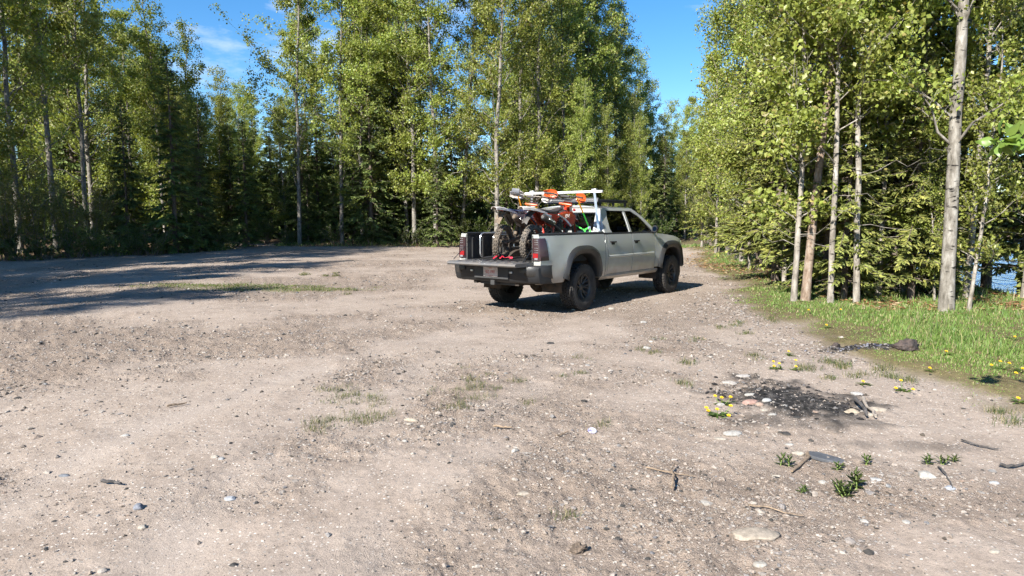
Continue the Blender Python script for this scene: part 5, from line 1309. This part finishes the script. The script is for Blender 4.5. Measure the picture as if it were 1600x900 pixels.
def bike(name, label, pos, yaw, lean, pal, steer):
    root = empty(name); tag(root, label, 'motorcycle', 'dirt bikes standing in the truck bed')
    SC = .91
    M = truck.matrix_basis @ Matrix.Translation(pos) @ Matrix.Rotation(yaw, 4, 'Z') @ Matrix.Rotation(lean, 4, 'X') @ Matrix.Scale(SC, 4)
    root.matrix_basis = M
    def B(nm, mb, m_, par=None, **k): return mb.build(nm, m_, par or root, **k)
    def wheel(nm, c, Rw, tw, rot=0):
        mb = MB(); prof = [(Rw * .76, -tw * .36), (Rw * .84, -tw * .52), (Rw * .93, -tw * .50), (Rw * .965, -tw * .30), (Rw * .975, 0), (Rw * .965, tw * .30), (Rw * .93, tw * .50), (Rw * .84, tw * .52), (Rw * .76, tw * .36)]
        mb.lathe(prof, n=40)
        n = 30
        for k in range(n):
            a = 2 * math.pi * k / n
            for y, off, tl in ((-.40, 0, .5), (.40, 0, -.5), (-.13, .5, 0), (.13, .5, 0)):
                e = a + off * 2 * math.pi / n; rm = Matrix.Rotation(-e, 3, 'Y') @ Matrix.Rotation(tl, 3, 'Z')
                rr_ = Rw * (.975 if abs(y) < .3 else .950); mb.box((rr_ * math.cos(e), y * tw * 1.12, rr_ * math.sin(e)), (.030, tw * .20, .030), rm)
        o = B(nm, mb, pal['tyre'], angle=30); o.location = c
        m2 = MB(); m2.lathe([(Rw * .77, -tw * .28), (Rw * .73, -tw * .22), (Rw * .71, 0), (Rw * .73, tw * .22), (Rw * .77, tw * .28), (Rw * .75, 0)], n=40, closed=True); m2.build('rim', pal['rim'], o)
        m2 = MB(); m2.lathe([(.0, -.10), (.025, -.10), (.030, -.05), (.045, -.035), (.03, 0), (.045, .035), (.03, .05), (.025, .10), (0, .10)], n=18); m2.build('hub', pal['hub'], o)
        m2 = MB()
        for k in range(28):
            a = 2 * math.pi * k / 28; s = -1 if k % 2 else 1; e = a + .5 * (1 if k % 4 < 2 else -1); m2.tube([(.042 * math.cos(a), s * .035, .042 * math.sin(a)), (Rw * .72 * math.cos(e), s * .006, Rw * .72 * math.sin(e))], .0025, 4, cap=False)
        m2.build('spokes', MUDM, o)['kind'] = 'stuff'
        m2 = MB(); m2.lathe([(.075, -.062), (.115, -.062), (.115, -.058), (.075, -.058)], n=28, closed=True); m2.build('brake_disc', MUDM, o)
        return o
    rw = wheel('rear_wheel', (0, 0, .325), .325, .115)
    m2 = MB(); m2.lathe([(.06, .062), (.105, .062), (.105, .068), (.06, .068)], n=36, closed=True); m2.build('sprocket', MUDM, rw)
    mb = MB()
    for s in (-1, 1): mb.tube([(-.04, s * .085, .325), (.25, s * .085, .36), (.56, s * .075, .42)], [.024, .030, .034], 8)
    mb.tube([(.38, -.085, .38), (.38, .085, .38)], .03, 8); B('swingarm', mb, pal['swing'])
    mb = MB()
    for s in (-1, 1):
        mb.tube([(1.13, 0, .94), (.90, s * .07, .86), (.62, s * .11, .80), (.55, s * .11, .62), (.56, s * .10, .40)], .021, 8)
        mb.tube([(1.17, 0, .80), (1.08, s * .05, .56), (.96, s * .10, .32), (.70, s * .11, .27), (.56, s * .10, .38)], .018, 8)
        mb.tube([(.62, s * .10, .82), (.30, s * .085, .86), (.02, s * .06, .90)], .013, 6); mb.tube([(.56, s * .10, .56), (.10, s * .075, .87)], .011, 6)
    mb.tube([(1.11, 0, 1.00), (1.18, 0, .77)], .034, 10); B('frame', mb, pal['frame'])
    mb = MB(); mb.box((.74, 0, .42), (.36, .22, .24)); mb.box((.86, 0, .60), (.17, .17, .24), Matrix.Rotation(.25, 3, 'Y')); en = B('engine', mb, ENG, bevel=.035)
    for s in (-1, 1): m2 = MB(); m2.lathe([(0, s * .16), (.085, s * .155), (.105, s * .13), (.105, s * .08)], (.68, 0, .42), 20); m2.build('engine_cover', pal['cover'], en)
    for k in range(5): m2 = MB(); m2.box((.835 + k * .011, 0, .55 + k * .035), (.20, .20, .008), Matrix.Rotation(.25, 3, 'Y')); m2.build('cylinder_fin', ENG, en)
    mb = MB(); mb.tube([(.93, -.02, .62), (1.06, -.07, .58), (1.08, -.13, .48), (.98, -.16, .45), (.80, -.16, .52), (.62, -.15, .62), (.44, -.15, .70)], [.021, .022, .024, .026, .026, .026, .026], 10); ex = B('exhaust_pipe', mb, pal['pipe'])
    mb = MB(); mb.tube([(.46, -.155, .69), (.42, -.165, .71), (.08, -.19, .80), (-.02, -.195, .825), (-.05, -.195, .832)], [.030, .058, .062, .056, .03], 14, flat=.85); mu = B('muffler', mb, pal['can'])
    mb = MB(); mb.tube([(.36, -.226, .735), (.12, -.25, .80)], [.010, .014], 6, flat=.4); mb.build('heat_shield', ALU, mu)
    # tank, shrouds, seat, panels
    mb = MB(); mb.grid([[(x, y * w, z - .05 * abs(y) ** 3) for y in (-1, -.8, -.4, 0, .4, .8, 1)] + [(x, w, z - .16), (x, -w, z - .16), (x, -w, z - .05)] for x, w, z in ((.62, .07, .91), (.74, .11, .945), (.90, .13, .965), (1.04, .11, .955), (1.12, .05, .92))]); B('fuel_tank', mb, pal['tank'])
    def panel(nm, poly, y0, y1, m_, s, th=.012, par=None):
        xs = [p[0] for p in poly]; x0, x1 = min(xs), max(xs)
        mb = MB(); mb.prism(poly, lambda u, v, d: (u, s * (y0 + (y1 - y0) * (u - x0) / (x1 - x0) + d), v), th); return B(nm, mb, m_, par, bevel=.003, smooth=False)
    for s in (-1, 1):
        sh = panel('tank_shroud', [(.64, .88), (.86, .93), (1.10, .93), (1.24, .84), (1.22, .70), (1.10, .62), (1.02, .66), (.84, .76)], .10, .175, pal['shroud'], s)
        panel('shroud_graphic', [(.70, .875), (.88, .91), (1.08, .905), (1.16, .85), (.96, .80), (.84, .80)], .123, .169, pal['graphic'], s, .010, sh)
        panel('shroud_stripe', [(.64, .855), (.86, .770), (1.08, .640), (1.10, .665), (.88, .800), (.66, .875)], .112, .180, pal['stripe'], s, .012, sh)
        sd = panel('side_panel', [(.02, .895), (.40, .875), (.60, .86), (.62, .70), (.46, .62), (.30, .66), (.10, .80)], .075, .115, pal['side'], s)
        panel('number_panel', [(.10, .875), (.40, .855), (.42, .74), (.32, .70), (.16, .80)], .098, .116, pal['number'], s, .006, sd)
    if pal.get('text'):
        cu = bpy.data.curves.new('lettering', 'FONT'); cu.body = pal['text']; cu.size = .115; cu.align_x = 'CENTER'; cu.extrude = .002
        to = bpy.data.objects.new('lettering', cu); COL.objects.link(to); dg = bpy.context.evaluated_depsgraph_get(); me = bpy.data.meshes.new_from_object(to.evaluated_get(dg)); bpy.data.objects.remove(to)
        me.materials.clear(); me.materials.append(WHITEP); o = mobj('shroud_lettering', me, root); o.location = (.955, -.171, .805); o.rotation_euler = (math.pi / 2, 0, .13); o.scale = (.82, 1, 1)
    mb = MB(); mb.grid([[(x, -w, z - .07), (x, -w, z - .015), (x, -w * .7, z), (x, 0, z + .005), (x, w * .7, z), (x, w, z - .015), (x, w, z - .07)] for x, w, z in ((.02, .05, .955), (.15, .085, .955), (.40, .10, .935), (.65, .085, .940), (.86, .06, .985), (.93, .04, .98))]); B('seat', mb, pal['seat'])
    mb = MB(); mb.grid([[(x, -w, z - .04), (x, -w * .85, z), (x, 0, z + .015), (x, w * .85, z), (x, w, z - .04)] for x, w, z in ((.28, .11, .90), (.10, .12, .93), (-.10, .110, .962), (-.32, .095, .980), (-.50, .06, .975))]); B('rear_fender', mb, pal['fender'], solid=.006)
    mb = MB(); mb.grid([[(x, -w, z - .03), (x, 0, z), (x, w, z - .03)] for x, w, z in ((-.12, .075, .93), (-.22, .07, .86), (-.30, .06, .76), (-.33, .055, .70))]); B('mud_flap', mb, pal['flap'], solid=.006)
    mb = MB(); mb.box((-.26, 0, .935), (.10, .13, .035)); B('tail_lamp', mb, REDL, bevel=.01)
    # front end: turns with the handlebar
    mb = MB(); mb.tube([(.60, 0, .80), (.50, 0, .46)], .035, 10); sh = B('shock_absorber', mb, pal['swing'])
    mb = MB(); mb.tube([(.47, -.10, .84), (.47, -.13, .40), (.49, -.20, .33)], .012, 6); B('foot_peg', mb, MUDM)
    ct, st = math.cos(steer), math.sin(steer); px_, pz = 1.14, .9
    def T(p):                                       # steer about the head
        x, y, z = p; ax = px_ - (z - pz) * .28; dx = x - ax; return (ax + dx * ct - y * st, dx * st + y * ct, z)
    for s in (-1, 1):
        mb = MB(); mb.tube([T((1.11, s * .10, 1.06)), T((1.30, s * .10, .66))], .030, 10); f_ = B('fork_tube', mb, pal['fork'])
        mb = MB(); mb.tube([T((1.28, s * .10, .70)), T((1.47, s * .10, .33))], .024, 10); mb.build('fork_leg', pal['swing'], f_)
        mb = MB(); mb.grid([[T((x, s * (.10 + y), z)) for y in (-.045, 0, .045)] for x, z in ((1.325, .70), (1.42, .52), (1.52, .34))]); mb.build('fork_guard', pal['guard2'], f_, solid=.008)
    mb = MB(); mb.box((0, 0, 0), (.09, .27, .035)); tc_ = B('triple_clamp', mb, pal['clamp'], bevel=.01); tc_.location = T((1.10, 0, 1.05)); tc_.rotation_euler = (0, .25, steer)
    fw = wheel('front_wheel', T((1.46, 0, .34)), .34, .085); fw.rotation_euler = (0, 0, steer)
    mb = MB(); mb.grid([[T((x, -w, z - .03)), T((x, 0, z)), T((x, w, z - .03))] for x, w, z in ((1.10, .06, .78), (1.25, .085, .80), (1.45, .085, .81), (1.65, .07, .78), (1.82, .03, .71))]); B('front_fender', mb, pal['ffender'], solid=.006)
    hb = [(.92, .41, 1.225), (1.00, .24, 1.235), (1.07, .10, 1.15), (1.08, 0, 1.14), (1.07, -.10, 1.15), (1.00, -.24, 1.235), (.92, -.41, 1.225)]
    mb = MB(); mb.tube([T(p) for p in hb], .014, 10); mb.tube([T((1.0, .22, 1.23)), T((1.0, -.22, 1.23))], .009, 8); hbar = B('handlebar', mb, pal['bar'])
    for s in (-1, 1):
        m2 = MB(); m2.tube([T((.975, s * .29, 1.232)), T((.925, s * .41, 1.226))], .019, 10); m2.build('grip', SEATB, hbar)
        m2 = MB(); m2.tube([T((1.03, s * .21, 1.22)), T((1.07, s * .31, 1.21)), T((1.04, s * .41, 1.21))], .006, 6); m2.build('lever', MUDM, hbar)
        rows = []
        for q in np.linspace(0, 1, 9):
            y = s * (.20 + .25 * q); x = 1.10 - .02 * q - .10 * q ** 4; hh = .075 * (.55 + .6 * math.sin(math.pi * min(1, q * .9 + .1)))
            rows.append([T((x - .015, y, 1.225 + hh)), T((x + .02, y, 1.225 + hh * .4)), T((x + .025, y, 1.215 - hh * .3)), T((x - .005, y, 1.21 - hh))])
        m2 = MB(); m2.grid(rows); m2.build('hand_guard', pal['guard'][0 if s > 0 else 1], hbar, solid=.006, angle=60)
    mb = MB(); mb.box((0, 0, 0), (.07, .20, .055)); bp = B('bar_pad', mb, SEATB, bevel=.02); bp.location = T((1.03, 0, 1.21)); bp.rotation_euler = (0, 0, steer)
    mb = MB(); mb.prism([(-.09, .12), (.09, .12), (.10, .02), (.05, -.11), (-.05, -.11), (-.10, .02)], lambda u, v, d: T((1.215 - v * .25 + d, u, .985 + v)), .012); B('front_number_plate', mb, pal['plate'], bevel=.003, smooth=False)
    return root, T, M
RP = dict(tyre=KNOB, rim=mat('red_rim', (.42, .06, .03), .45, var=.4, vscale=7, dark=(.22, .10, .06)), hub=MUDM, swing=MUDM, frame=REDP, cover=MUDM, pipe=MUDM, can=CANH, tank=SEATB, shroud=REDP, graphic=ORANGE, stripe=WHITEP, side=REDP, number=WHITEP, seat=SEATB,
          fender=WHITEP, flap=SEATB, fork=CHROME, clamp=ORANGE, guard2=REDP, ffender=REDP, bar=SEATB, guard=(ORANGE, ORANGE), plate=ORANGE, text='EX 450')
LP_ = dict(tyre=KNOBD, rim=MUDM, hub=MUDM, swing=DUSTYB, frame=DUSTYB, cover=DUSTYB, pipe=DUSTYB, can=DUSTYB, tank=DUSTYW, shroud=ORANGE, graphic=DUSTYW, stripe=NAVY, side=DUSTYW, number=DUSTYW, seat=NAVY,
           fender=DUSTYW, flap=DUSTYB, fork=GOLD, clamp=ORANGE, guard2=DUSTYW, ffender=DUSTYW, bar=CANH, guard=(WHITEP, WHITEP), plate=DUSTYW)
bikeR, TR, MR = bike('dirt_bike', 'red dirt bike with orange hand guards, nearer of the two in the bed', (-.84, -.36, FLOOR + .015), .07, R(8), RP, R(6))
bikeL, TL, ML = bike('dirt_bike', 'dusty brown and white dirt bike on the far side of the bed', (-.92, .19, FLOOR + .015), .20, R(7), LP_, R(4))
mb = MB(); mb.box(TL((1.0, .33, 1.30)), (.03, .17, .085)); mb.tube([TL((1.0, .26, 1.235)), TL((1.0, .30, 1.28))], .008, 6); mb.build('bar_mirror', mat('mirror_back', (.11, .115, .13), .5), bikeL, bevel=.008)
# mirror or phone mount slab on the far bike: a small grey box standing on a yellow post
gp = TW(.02, .60, 0)
def ribbon(mb, pts, w, wd=(0, 0, 1)):
    rows = []
    for i, p in enumerate(pts):
        a = Vector(pts[max(i - 1, 0)]); b = Vector(pts[min(i + 1, len(pts) - 1)]); t_ = (b - a).normalized(); s = t_.cross(Vector(wd)).normalized() * w / 2
        rows.append([Vector(p) - s, Vector(p) + s])
    mb.grid(rows)
GREENS = mat('green_webbing', (.06, .52, .06), .7); YELS = mat('orange_webbing', (.80, .36, .02), .7)
def strap(label, a, b, f, tail, catg='strap'):
    root = empty('tie_down_strap', a); tag(root, label, catg, 'tie down straps holding the bikes')
    A, Bv = Vector((0, 0, 0)), Vector(b) - Vector(a); mid = A.lerp(Bv, f)
    view = Vector((Vector(a) - Vector((0, 0, CAM_H)))).normalized()
    mb = MB(); ribbon(mb, [A, A.lerp(mid, .5), mid], .026, view); mb.build('upper_webbing', YELS, root, solid=.003)
    mb = MB(); ribbon(mb, [mid, mid.lerp(Bv, .5), Bv], .026, view); mb.build('lower_webbing', GREENS, root, solid=.003)
    mb = MB(); mb.box(mid.lerp(Bv, .82), (.05, .05, .07)); mb.build('buckle', CHROME, root, bevel=.01)
    if tail:
        mb = MB(); q = mid.lerp(Bv, .8)
        ribbon(mb, [q, q + Vector((-.07, -.02, -.03)), q + Vector((-.09, -.03, -.12)), q + Vector((-.06, -.02, -.20))], .030, view)
        ribbon(mb, [q, q + Vector((.03, -.03, -.10)), q + Vector((.09, -.03, -.16)), q + Vector((.04, -.04, -.20))], .030, view); ribbon(mb, [q + Vector((-.08, -.02, -.05)), q + Vector((-.20, .02, .02)), q + Vector((-.26, .04, .05))], .022, view)
        mb.build('loose_end', GREENS, root, solid=.003)
    return root
aR = MR @ Vector(TR((1.0, -.27, 1.20))); aL = ML @ Vector(TL((1.0, .27, 1.20)))
strap('orange and green ratchet strap running from the near bike bar to the bed corner', aR, TW(.70, -.62, 1.36), .42, True)
strap('yellow strap pulling the far bike bar down to the far bed wall', aL, TW(.55, .66, 1.20), .75, False)
# tube loop standing along the far bed wall
def loop():
    root = empty('bed_extender', TW(-.6, .55, FLOOR + .016), math.pi / 2 - TH); tag(root, 'bent silver tube frame standing along the far wall of the truck bed', 'tube frame')
    def rr(x0, x1, z0, z1, r_):
        P = []
        for cx, cz, a0 in ((x1 - r_, z1 - r_, 0), (x0 + r_, z1 - r_, 90), (x0 + r_, z0 + r_, 180), (x1 - r_, z0 + r_, 270)):
            for a in np.linspace(a0, a0 + 90, 6): P.append((cx + r_ * math.cos(R(a)), 0, cz + r_ * math.sin(R(a))))
        return P + P[:1]
    mb = MB(); mb.tube(rr(-.45, .75, 0.016, .44, .09), .015, 8, cap=False); mb.build('outer_tube', CHROME, root)
    mb = MB(); mb.tube([(x, y + .03, z) for x, y, z in rr(-.05, .55, .06, .40, .05)], .012, 8, cap=False); mb.build('inner_tube', CHROME, root)
loop()
def bundle(label, x, y, s, seed):
    r_ = np.random.default_rng(seed); mb = MB(); P = [Vector((r_.normal(0, .05) * s, r_.normal(0, .035) * s, .02 + abs(r_.normal(0, .025)) * s)) for _ in range(9)]
    for a, b in zip(P[:-1], P[1:]): ribbon(mb, [a, a.lerp(b, .5) + Vector((0, 0, .03 * s)), b], .03)
    o = mb.build('strap_bundle', mat('red_webbing', (.62, .02, .05), .65), None, solid=.004); o.location = TW(x, y, FLOOR + .014); tag(o, label, 'strap')
bundle('red strap heaped against the foot of the far bike tyre', -1.02, .07, 1.2, 1); bundle('small pinkish red strap end lying between the two bike tyres', -1.10, -.18, .8, 2)

# ================================================================ small things on the ground
def stick(label, pts_px, r_, m_, seed, z=.012, name='stick', cat='stick'):
    P = []
    for px, py in pts_px: x, y = ground_px(px, py); P.append((x, y, hz(x, y) + z + r_))
    o0 = Vector(P[0]); P = [Vector(p) - o0 for p in P]; rn = np.random.default_rng(seed); Q = []
    for a, b in zip(P[:-1], P[1:]):
        for t_ in np.linspace(0, 1, 4)[:-1]: Q.append(a.lerp(b, t_) + Vector(rn.normal(0, r_ * .35, 3)))
    Q.append(P[-1]); n = len(Q)
    mb = MB(); mb.tube(Q, [r_ * (1.1 - .55 * i / n) * rn.uniform(.85, 1.15) for i in range(n)], 8); o = mb.build(name, m_); o.location = o0; return tag(o, label, cat)
WOODB = mat('dry_wood', (.26, .19, .13), .9, var=.5, vscale=30, bump=.3, bscale=90); WOODC = mat('charred_wood', (.022, .020, .019), .85, var=.5, vscale=20, dark=(.10, .09, .085), bump=.5, bscale=60); WOODG = mat('grey_wood', (.34, .29, .24), .9, var=.4, vscale=30)
stick('bent brown stick left of the grey slate slab', [(1262, 716), (1264, 722), (1237, 744)], .011, WOODB, 1)
stick('charred black stick standing at the right of the fire pit', [(1335, 635), (1350, 652), (1354, 660)], .016, WOODC, 2, .02)
stick('pale split stick lying beside the charred one', [(1345, 633), (1362, 652), (1368, 660)], .013, WOODG, 3)
stick('dark forked twig at the right edge of the dirt', [(1562, 728), (1580, 731), (1600, 726)], .010, WOODC, 4)
stick('short brown stick in the middle of the dirt', [(772, 673), (786, 675), (800, 677)], .009, WOODB, 5)
stick('thin dark twig below the round white stone', [(1466, 736), (1476, 750), (1488, 770)], .006, WOODC, 6)
stick('thin brown twig lying left of the leafy weed', [(1170, 804), (1200, 804), (1225, 810), (1255, 814)], .005, WOODB, 7)
stick('dry root end curling out of the dirt at the right of centre', [(1050, 775), (1052, 762), (1048, 752), (1054, 742)], .007, WOODB, 8, .03)
stick('curved bare root in the dirt left of the white stones', [(1010, 742), (1035, 752), (1060, 756), (1085, 757)], .005, WOODB, 9)
stick('dark stick on the dirt at the left', [(262, 640), (278, 637), (292, 634)], .009, WOODB, 10)
stick('thin stick in the left foreground beside the rut', [(160, 766), (178, 767), (190, 770)], .009, WOODC, 11)
stick('small twig right of the crushed white can lid', [(870, 690), (880, 686), (888, 684)], .006, WOODB, 12)
stick('dark twigs at the far right below the grass', [(1500, 690), (1530, 700), (1560, 704)], .006, WOODC, 13)
def slab():
    x, y = ground_px(1290, 720); mb = MB(); P = [(-.12, .02), (-.09, .065), (-.03, .075), (.04, .05), (.09, .035), (.125, -.02), (.10, -.06), (.03, -.05), (-.04, -.045), (-.10, -.015)]
    mb.prism(P, lambda u, v, d: (u, v, d - u * .10), .022); o = mb.build('slate_slab', mat('slate', (.085, .09, .10), .75, var=.4, vscale=14, bump=.4, bscale=50), bevel=.004, smooth=False); o.location = (x, y, hz(x, y) - .002); o.rotation_euler = (.05, .0, -.25); tag(o, 'grey slate slab half sunk in the dirt behind the leafy weed', 'stone')
slab()
def lump(px, py, s, label, m_, seed, cat, name, flat=.6, rough_=.35):
    x, y = ground_px(px, py); V, F = ico(4, seed, .3); n = unit(V); V = V * (1 + rough_ * fbm(V[:, 0] * 2 + seed, V[:, 1] * 2 + V[:, 2] * 3, 1.3, 4))[:, None] * np.array([s, s * .7, s * flat])
    o = mobj(name, np_mesh(name, V, F, smooth=True, mat=m_), loc=(x, y, hz(x, y) + s * flat * .55)); return tag(o, label, cat)
CHARL = mat('burnt_crust', (.012, .011, .011), .8, var=.6, vscale=12, dark=(.07, .05, .042), bump=.9, bscale=30)
lump(1416, 549, .155, 'black burnt log stump lying in the grass right of the ash', CHARL, 71, 'burnt log', 'burnt_log', .55)
lump(1306, 539, .055, 'small black burnt lump at the left end of the ash on the grass', CHARL, 72, 'charcoal', 'charcoal_lump', .6)
lump(904, 868, .038, 'crusted dark bark lump in the foreground right of centre', mat('bark_lump', (.16, .12, .09), .95, var=.7, vscale=20, bump=.9, bscale=50), 73, 'bark lump', 'bark_lump', .7, .6)
def ashes(px, py, rx, ry, n, label, name, cols_):
    cx, cy = ground_px(px, py); a = RNG.uniform(0, 6.28, n); q = np.sqrt(RNG.random(n)) * (1 + .2 * RNG.normal(size=n)); x = cx + rx * q * np.cos(a); y = cy + ry * q * np.sin(a); z = height(x, y)
    base = ico12(); Vs, Fs, Cs, b = [], [], [], 0
    s = .0035 * RNG.random(n) ** -.45; s = np.minimum(s, .018)
    for i in range(n):
        pv, pf = base[i % 5]; th = RNG.uniform(0, 6.28); P = pv * np.array([s[i] * RNG.uniform(1, 2.2), s[i], s[i] * .6]); c, sn = math.cos(th), math.sin(th)
        P = np.c_[P[:, 0] * c - P[:, 1] * sn, P[:, 0] * sn + P[:, 1] * c, P[:, 2]] + np.array([x[i], y[i], z[i] + s[i] * .3]); Vs.append(P); Fs.append(pf + b); b += len(pv); Cs.append(np.tile(cols_[RNG.integers(len(cols_))], (len(pv), 1)))
    o = mobj(name, np_mesh(name, np.concatenate(Vs), np.concatenate(Fs), mat=stone_mat, col=np.concatenate(Cs))); tag(o, label, 'charcoal', kind='stuff')
K_ = [(.012, .012, .012), (.022, .020, .020), (.05, .047, .045), (.03, .028, .03), (.16, .15, .145)]
ashes(1235, 626, .62, .62, 900, 'black charcoal bits and ash of the old fire pit', 'charcoal', K_)
ashes(1350, 546, .50, .15, 700, 'strip of black and bluish burnt scraps on the grass', 'burnt_scraps', K_ + [(.05, .055, .09), (.22, .22, .25), (.30, .27, .24)])
def lid():
    x, y = ground_px(925, 682); mb = MB(); mb.lathe([(0, .006), (.024, .006), (.030, .010), (.034, .004), (.030, -.002)], n=20, axis='z'); o = mb.build('crushed_lid', mat('lid_print', (.62, .62, .68), .4, var=.8, vscale=40, dark=(.10, .08, .22))); o.location = (x, y, hz(x, y) + .008); o.rotation_euler = (.3, .1, 0); tag(o, 'small crushed white and blue lid lying on the dirt', 'litter')
lid()
# ---- weeds and dandelions
WLEAF = leaf_mat('weed_leaf', .35, .45, .4)
YEL = mat('dandelion_yellow', (.85, .52, .01), .7, var=.25, vscale=60); STEMG = mat('green_stem', (.16, .22, .06), .7)
def leaf_strip(mb, base, d, L_, w, droop, up):
    s = d.cross(Vector((0, 0, 1))).normalized(); rows = []
    for t_ in (0, .3, .6, .85, 1):
        c = Vector(base) + d * L_ * t_ + Vector((0, 0, up * L_ * t_ - droop * L_ * t_ * t_)); ww = w * math.sin(math.pi * (.12 + .85 * t_)) + .001; rows.append([c - s * ww, c + Vector((0, 0, -.15 * ww)), c + s * ww])
    mb.grid(rows)
def tinted(o, cols_, seed):
    me = o.data; a = me.color_attributes.new('tint', 'FLOAT_COLOR', 'POINT'); r_ = np.random.default_rng(seed); n = len(me.vertices); c = np.ones((n, 4), np.float32); c[:, :3] = np.array(cols_)[(np.arange(n) // 15) % len(cols_)] * r_.uniform(.85, 1.15, (n, 1)); a.data.foreach_set('color', c.ravel())
def dandelion(px, py, flowers, label, seed, s=1.0):
    r_ = np.random.default_rng(seed); x, y = ground_px(px, py); root = empty('dandelion', (x, y, hz(x, y))); tag(root, label, 'dandelion', 'dandelions in flower')
    mb = MB()
    for k in range(9 + 3 * len(flowers)):
        a = r_.uniform(0, 6.28); leaf_strip(mb, (r_.normal(0, .02) * s, r_.normal(0, .015) * s, 0), Vector((math.cos(a), math.sin(a), 0)), r_.uniform(.05, .10) * s, .009 * s, .35, r_.uniform(.25, .7))
    tinted(mb.build('leaf_rosette', WLEAF, root, fix=False), [(.09, .14, .03), (.12, .17, .04), (.07, .11, .025)], seed)
    for k, (fx, fy) in enumerate(flowers):
        qx, qy = ground_px(fx, fy); h = r_.uniform(.05, .085) * s; # the head is seen above its foot
        dist = math.hypot(qy, CAM_H); bx0, by0 = ground_px(fx, fy + h / dist * FPX * .95); dx, dy = bx0 - x, by0 - y
        mb = MB(); mb.tube([(dx * .3, dy * .3, 0), (dx * .8, dy * .8, h * .6), (dx, dy, h)], .0025, 5); mb.build('stem', STEMG, root)
        mb = MB()
        for ring, (R_, n, zz) in enumerate(((.017, 14, .0), (.012, 11, .004), (.007, 8, .007))):
            for j in range(n):
                a = 2 * math.pi * (j + .5 * ring) / n; d = Vector((math.cos(a), math.sin(a), 0)); e = Vector((-math.sin(a), math.cos(a), 0)); w = R_ * .26; c = Vector((dx, dy, h + zz))
                mb.add([c, c + d * R_ * .6 * s + e * w + Vector((0, 0, .004)), c + d * R_ * s + Vector((0, 0, .002)), c + d * R_ * .6 * s - e * w + Vector((0, 0, .004))], [(0, 1, 2, 3)])
        o = mb.build('flower_head', YEL, root, fix=False, smooth=False); o.data.transform(Matrix.Translation((dx, dy, h)) @ Matrix.Rotation(.35, 4, 'X') @ Matrix.Translation((-dx, -dy, -h)))
for k, a in enumerate((
    (1128, 634, [(1117, 622), (1127, 625), (1141, 624)], 'dandelion clump at the upper left of the fire pit'),
    (1122, 657, [(1103, 646), (1120, 648), (1106, 650), (1138, 658), (1141, 643)], 'largest dandelion clump, below left of the fire pit'),
    (1213, 577, [(1208, 566), (1209, 573), (1217, 569)], 'dandelion clump behind the fire pit'),
    (1244, 578, [(1243, 573), (1243, 563)], 'dandelion right of the clump behind the fire pit'),
    (1232, 553, [(1232, 547)], 'single dandelion farthest behind the fire pit'),
    (1349, 600, [(1348, 596)], 'single dandelion between the fire pit and the grass'),
    (1412, 611, [(1407, 595), (1399, 607), (1426, 609)], 'sprawling dandelion with three heads on the bare dirt'),
    (1453, 581, [(1452, 577)], 'single dandelion on the edge of the grass'),
    (1560, 580, [(1562, 569), (1576, 572), (1548, 575), (1586, 588)], 'dandelion group in the grass near the right edge'),
    (1596, 584, [(1597, 580)], 'dandelion cut by the right edge of the photo'),
    (1591, 630, [(1590, 624)], 'low dandelion at the lower corner of the grass'),
    (1291, 513, [(1291, 509)], 'dandelion behind the strip of burnt scraps'),
    (1264, 493, [(1263, 488)], 'dandelion at the foot of the peeling trunk'),
    (1314, 491, [(1313, 487)], 'dandelion in the grass under the crooked poplar'),
    (1478, 558, [(1478, 553)], 'dandelion in the grass right of the burnt log'),
    (1585, 535, [(1585, 531)], 'dandelion high in the grass by the right edge'))):
    dandelion(a[0], a[1], a[2], a[3], 500 + k, 1.0 if k < 9 else 1.1)
def weed(px, py, h, stems, label, seed, wide=.05):
    r_ = np.random.default_rng(seed); x, y = ground_px(px, py); root = empty('leafy_weed', (x, y, hz(x, y))); tag(root, label, 'weed', 'leafy weeds on the dirt')
    mb = MB(); ml = MB()
    for k in range(stems):
        bx0, by0 = r_.normal(0, wide), r_.normal(0, wide * .6); hh = h * r_.uniform(.6, 1.0); tx, ty = bx0 + r_.normal(0, .02), by0 + r_.normal(0, .02); mb.tube([(bx0, by0, -.01), (tx, ty, hh)], [.004, .002], 5)
        n = int(8 + hh * 90)
        for j in range(n):
            t_ = (j + .5) / n; a = j * 2.4 + r_.uniform(0, .5); L_ = (.028 + .030 * math.sin(math.pi * min(1, t_ + .15))) * (h / .12) ** .4
            leaf_strip(ml, (bx0 + (tx - bx0) * t_, by0 + (ty - by0) * t_, hh * t_), Vector((math.cos(a), math.sin(a), 0)), L_, L_ * .16, .3, .35 + .9 * t_)
    mb.build('stem', STEMG, root); tinted(ml.build('foliage', WLEAF, root, fix=False), [(.060, .085, .022), (.080, .105, .028), (.045, .065, .018)], seed)
weed(1338, 770, .115, 3, 'largest leafy weed, dark green, below the slate slab', 1, .022); weed(1316, 774, .085, 4, 'wilted yellowish weed left against the largest leafy weed', 2, .04)
weed(1220, 730, .075, 2, 'small leafy weed left of the bent stick', 3, .02); weed(1355, 728, .06, 2, 'small leafy weed above right of the slate slab', 4, .022); weed(1453, 727, .06, 2, 'left one of the two tiny weeds above the round white stone', 5, .015); weed(1470, 729, .055, 2, 'right one of the two tiny weeds above the round white stone', 6, .015)
weed(1495, 720, .04, 2, 'tiny weed sprig right of the pair above the white stone', 7, .02); weed(1256, 773, .035, 2, 'tiny weed sprig left of the largest leafy weed', 8, .015); weed(1312, 738, .05, 2, 'thin weed sprig right at the end of the slate slab', 9, .02)
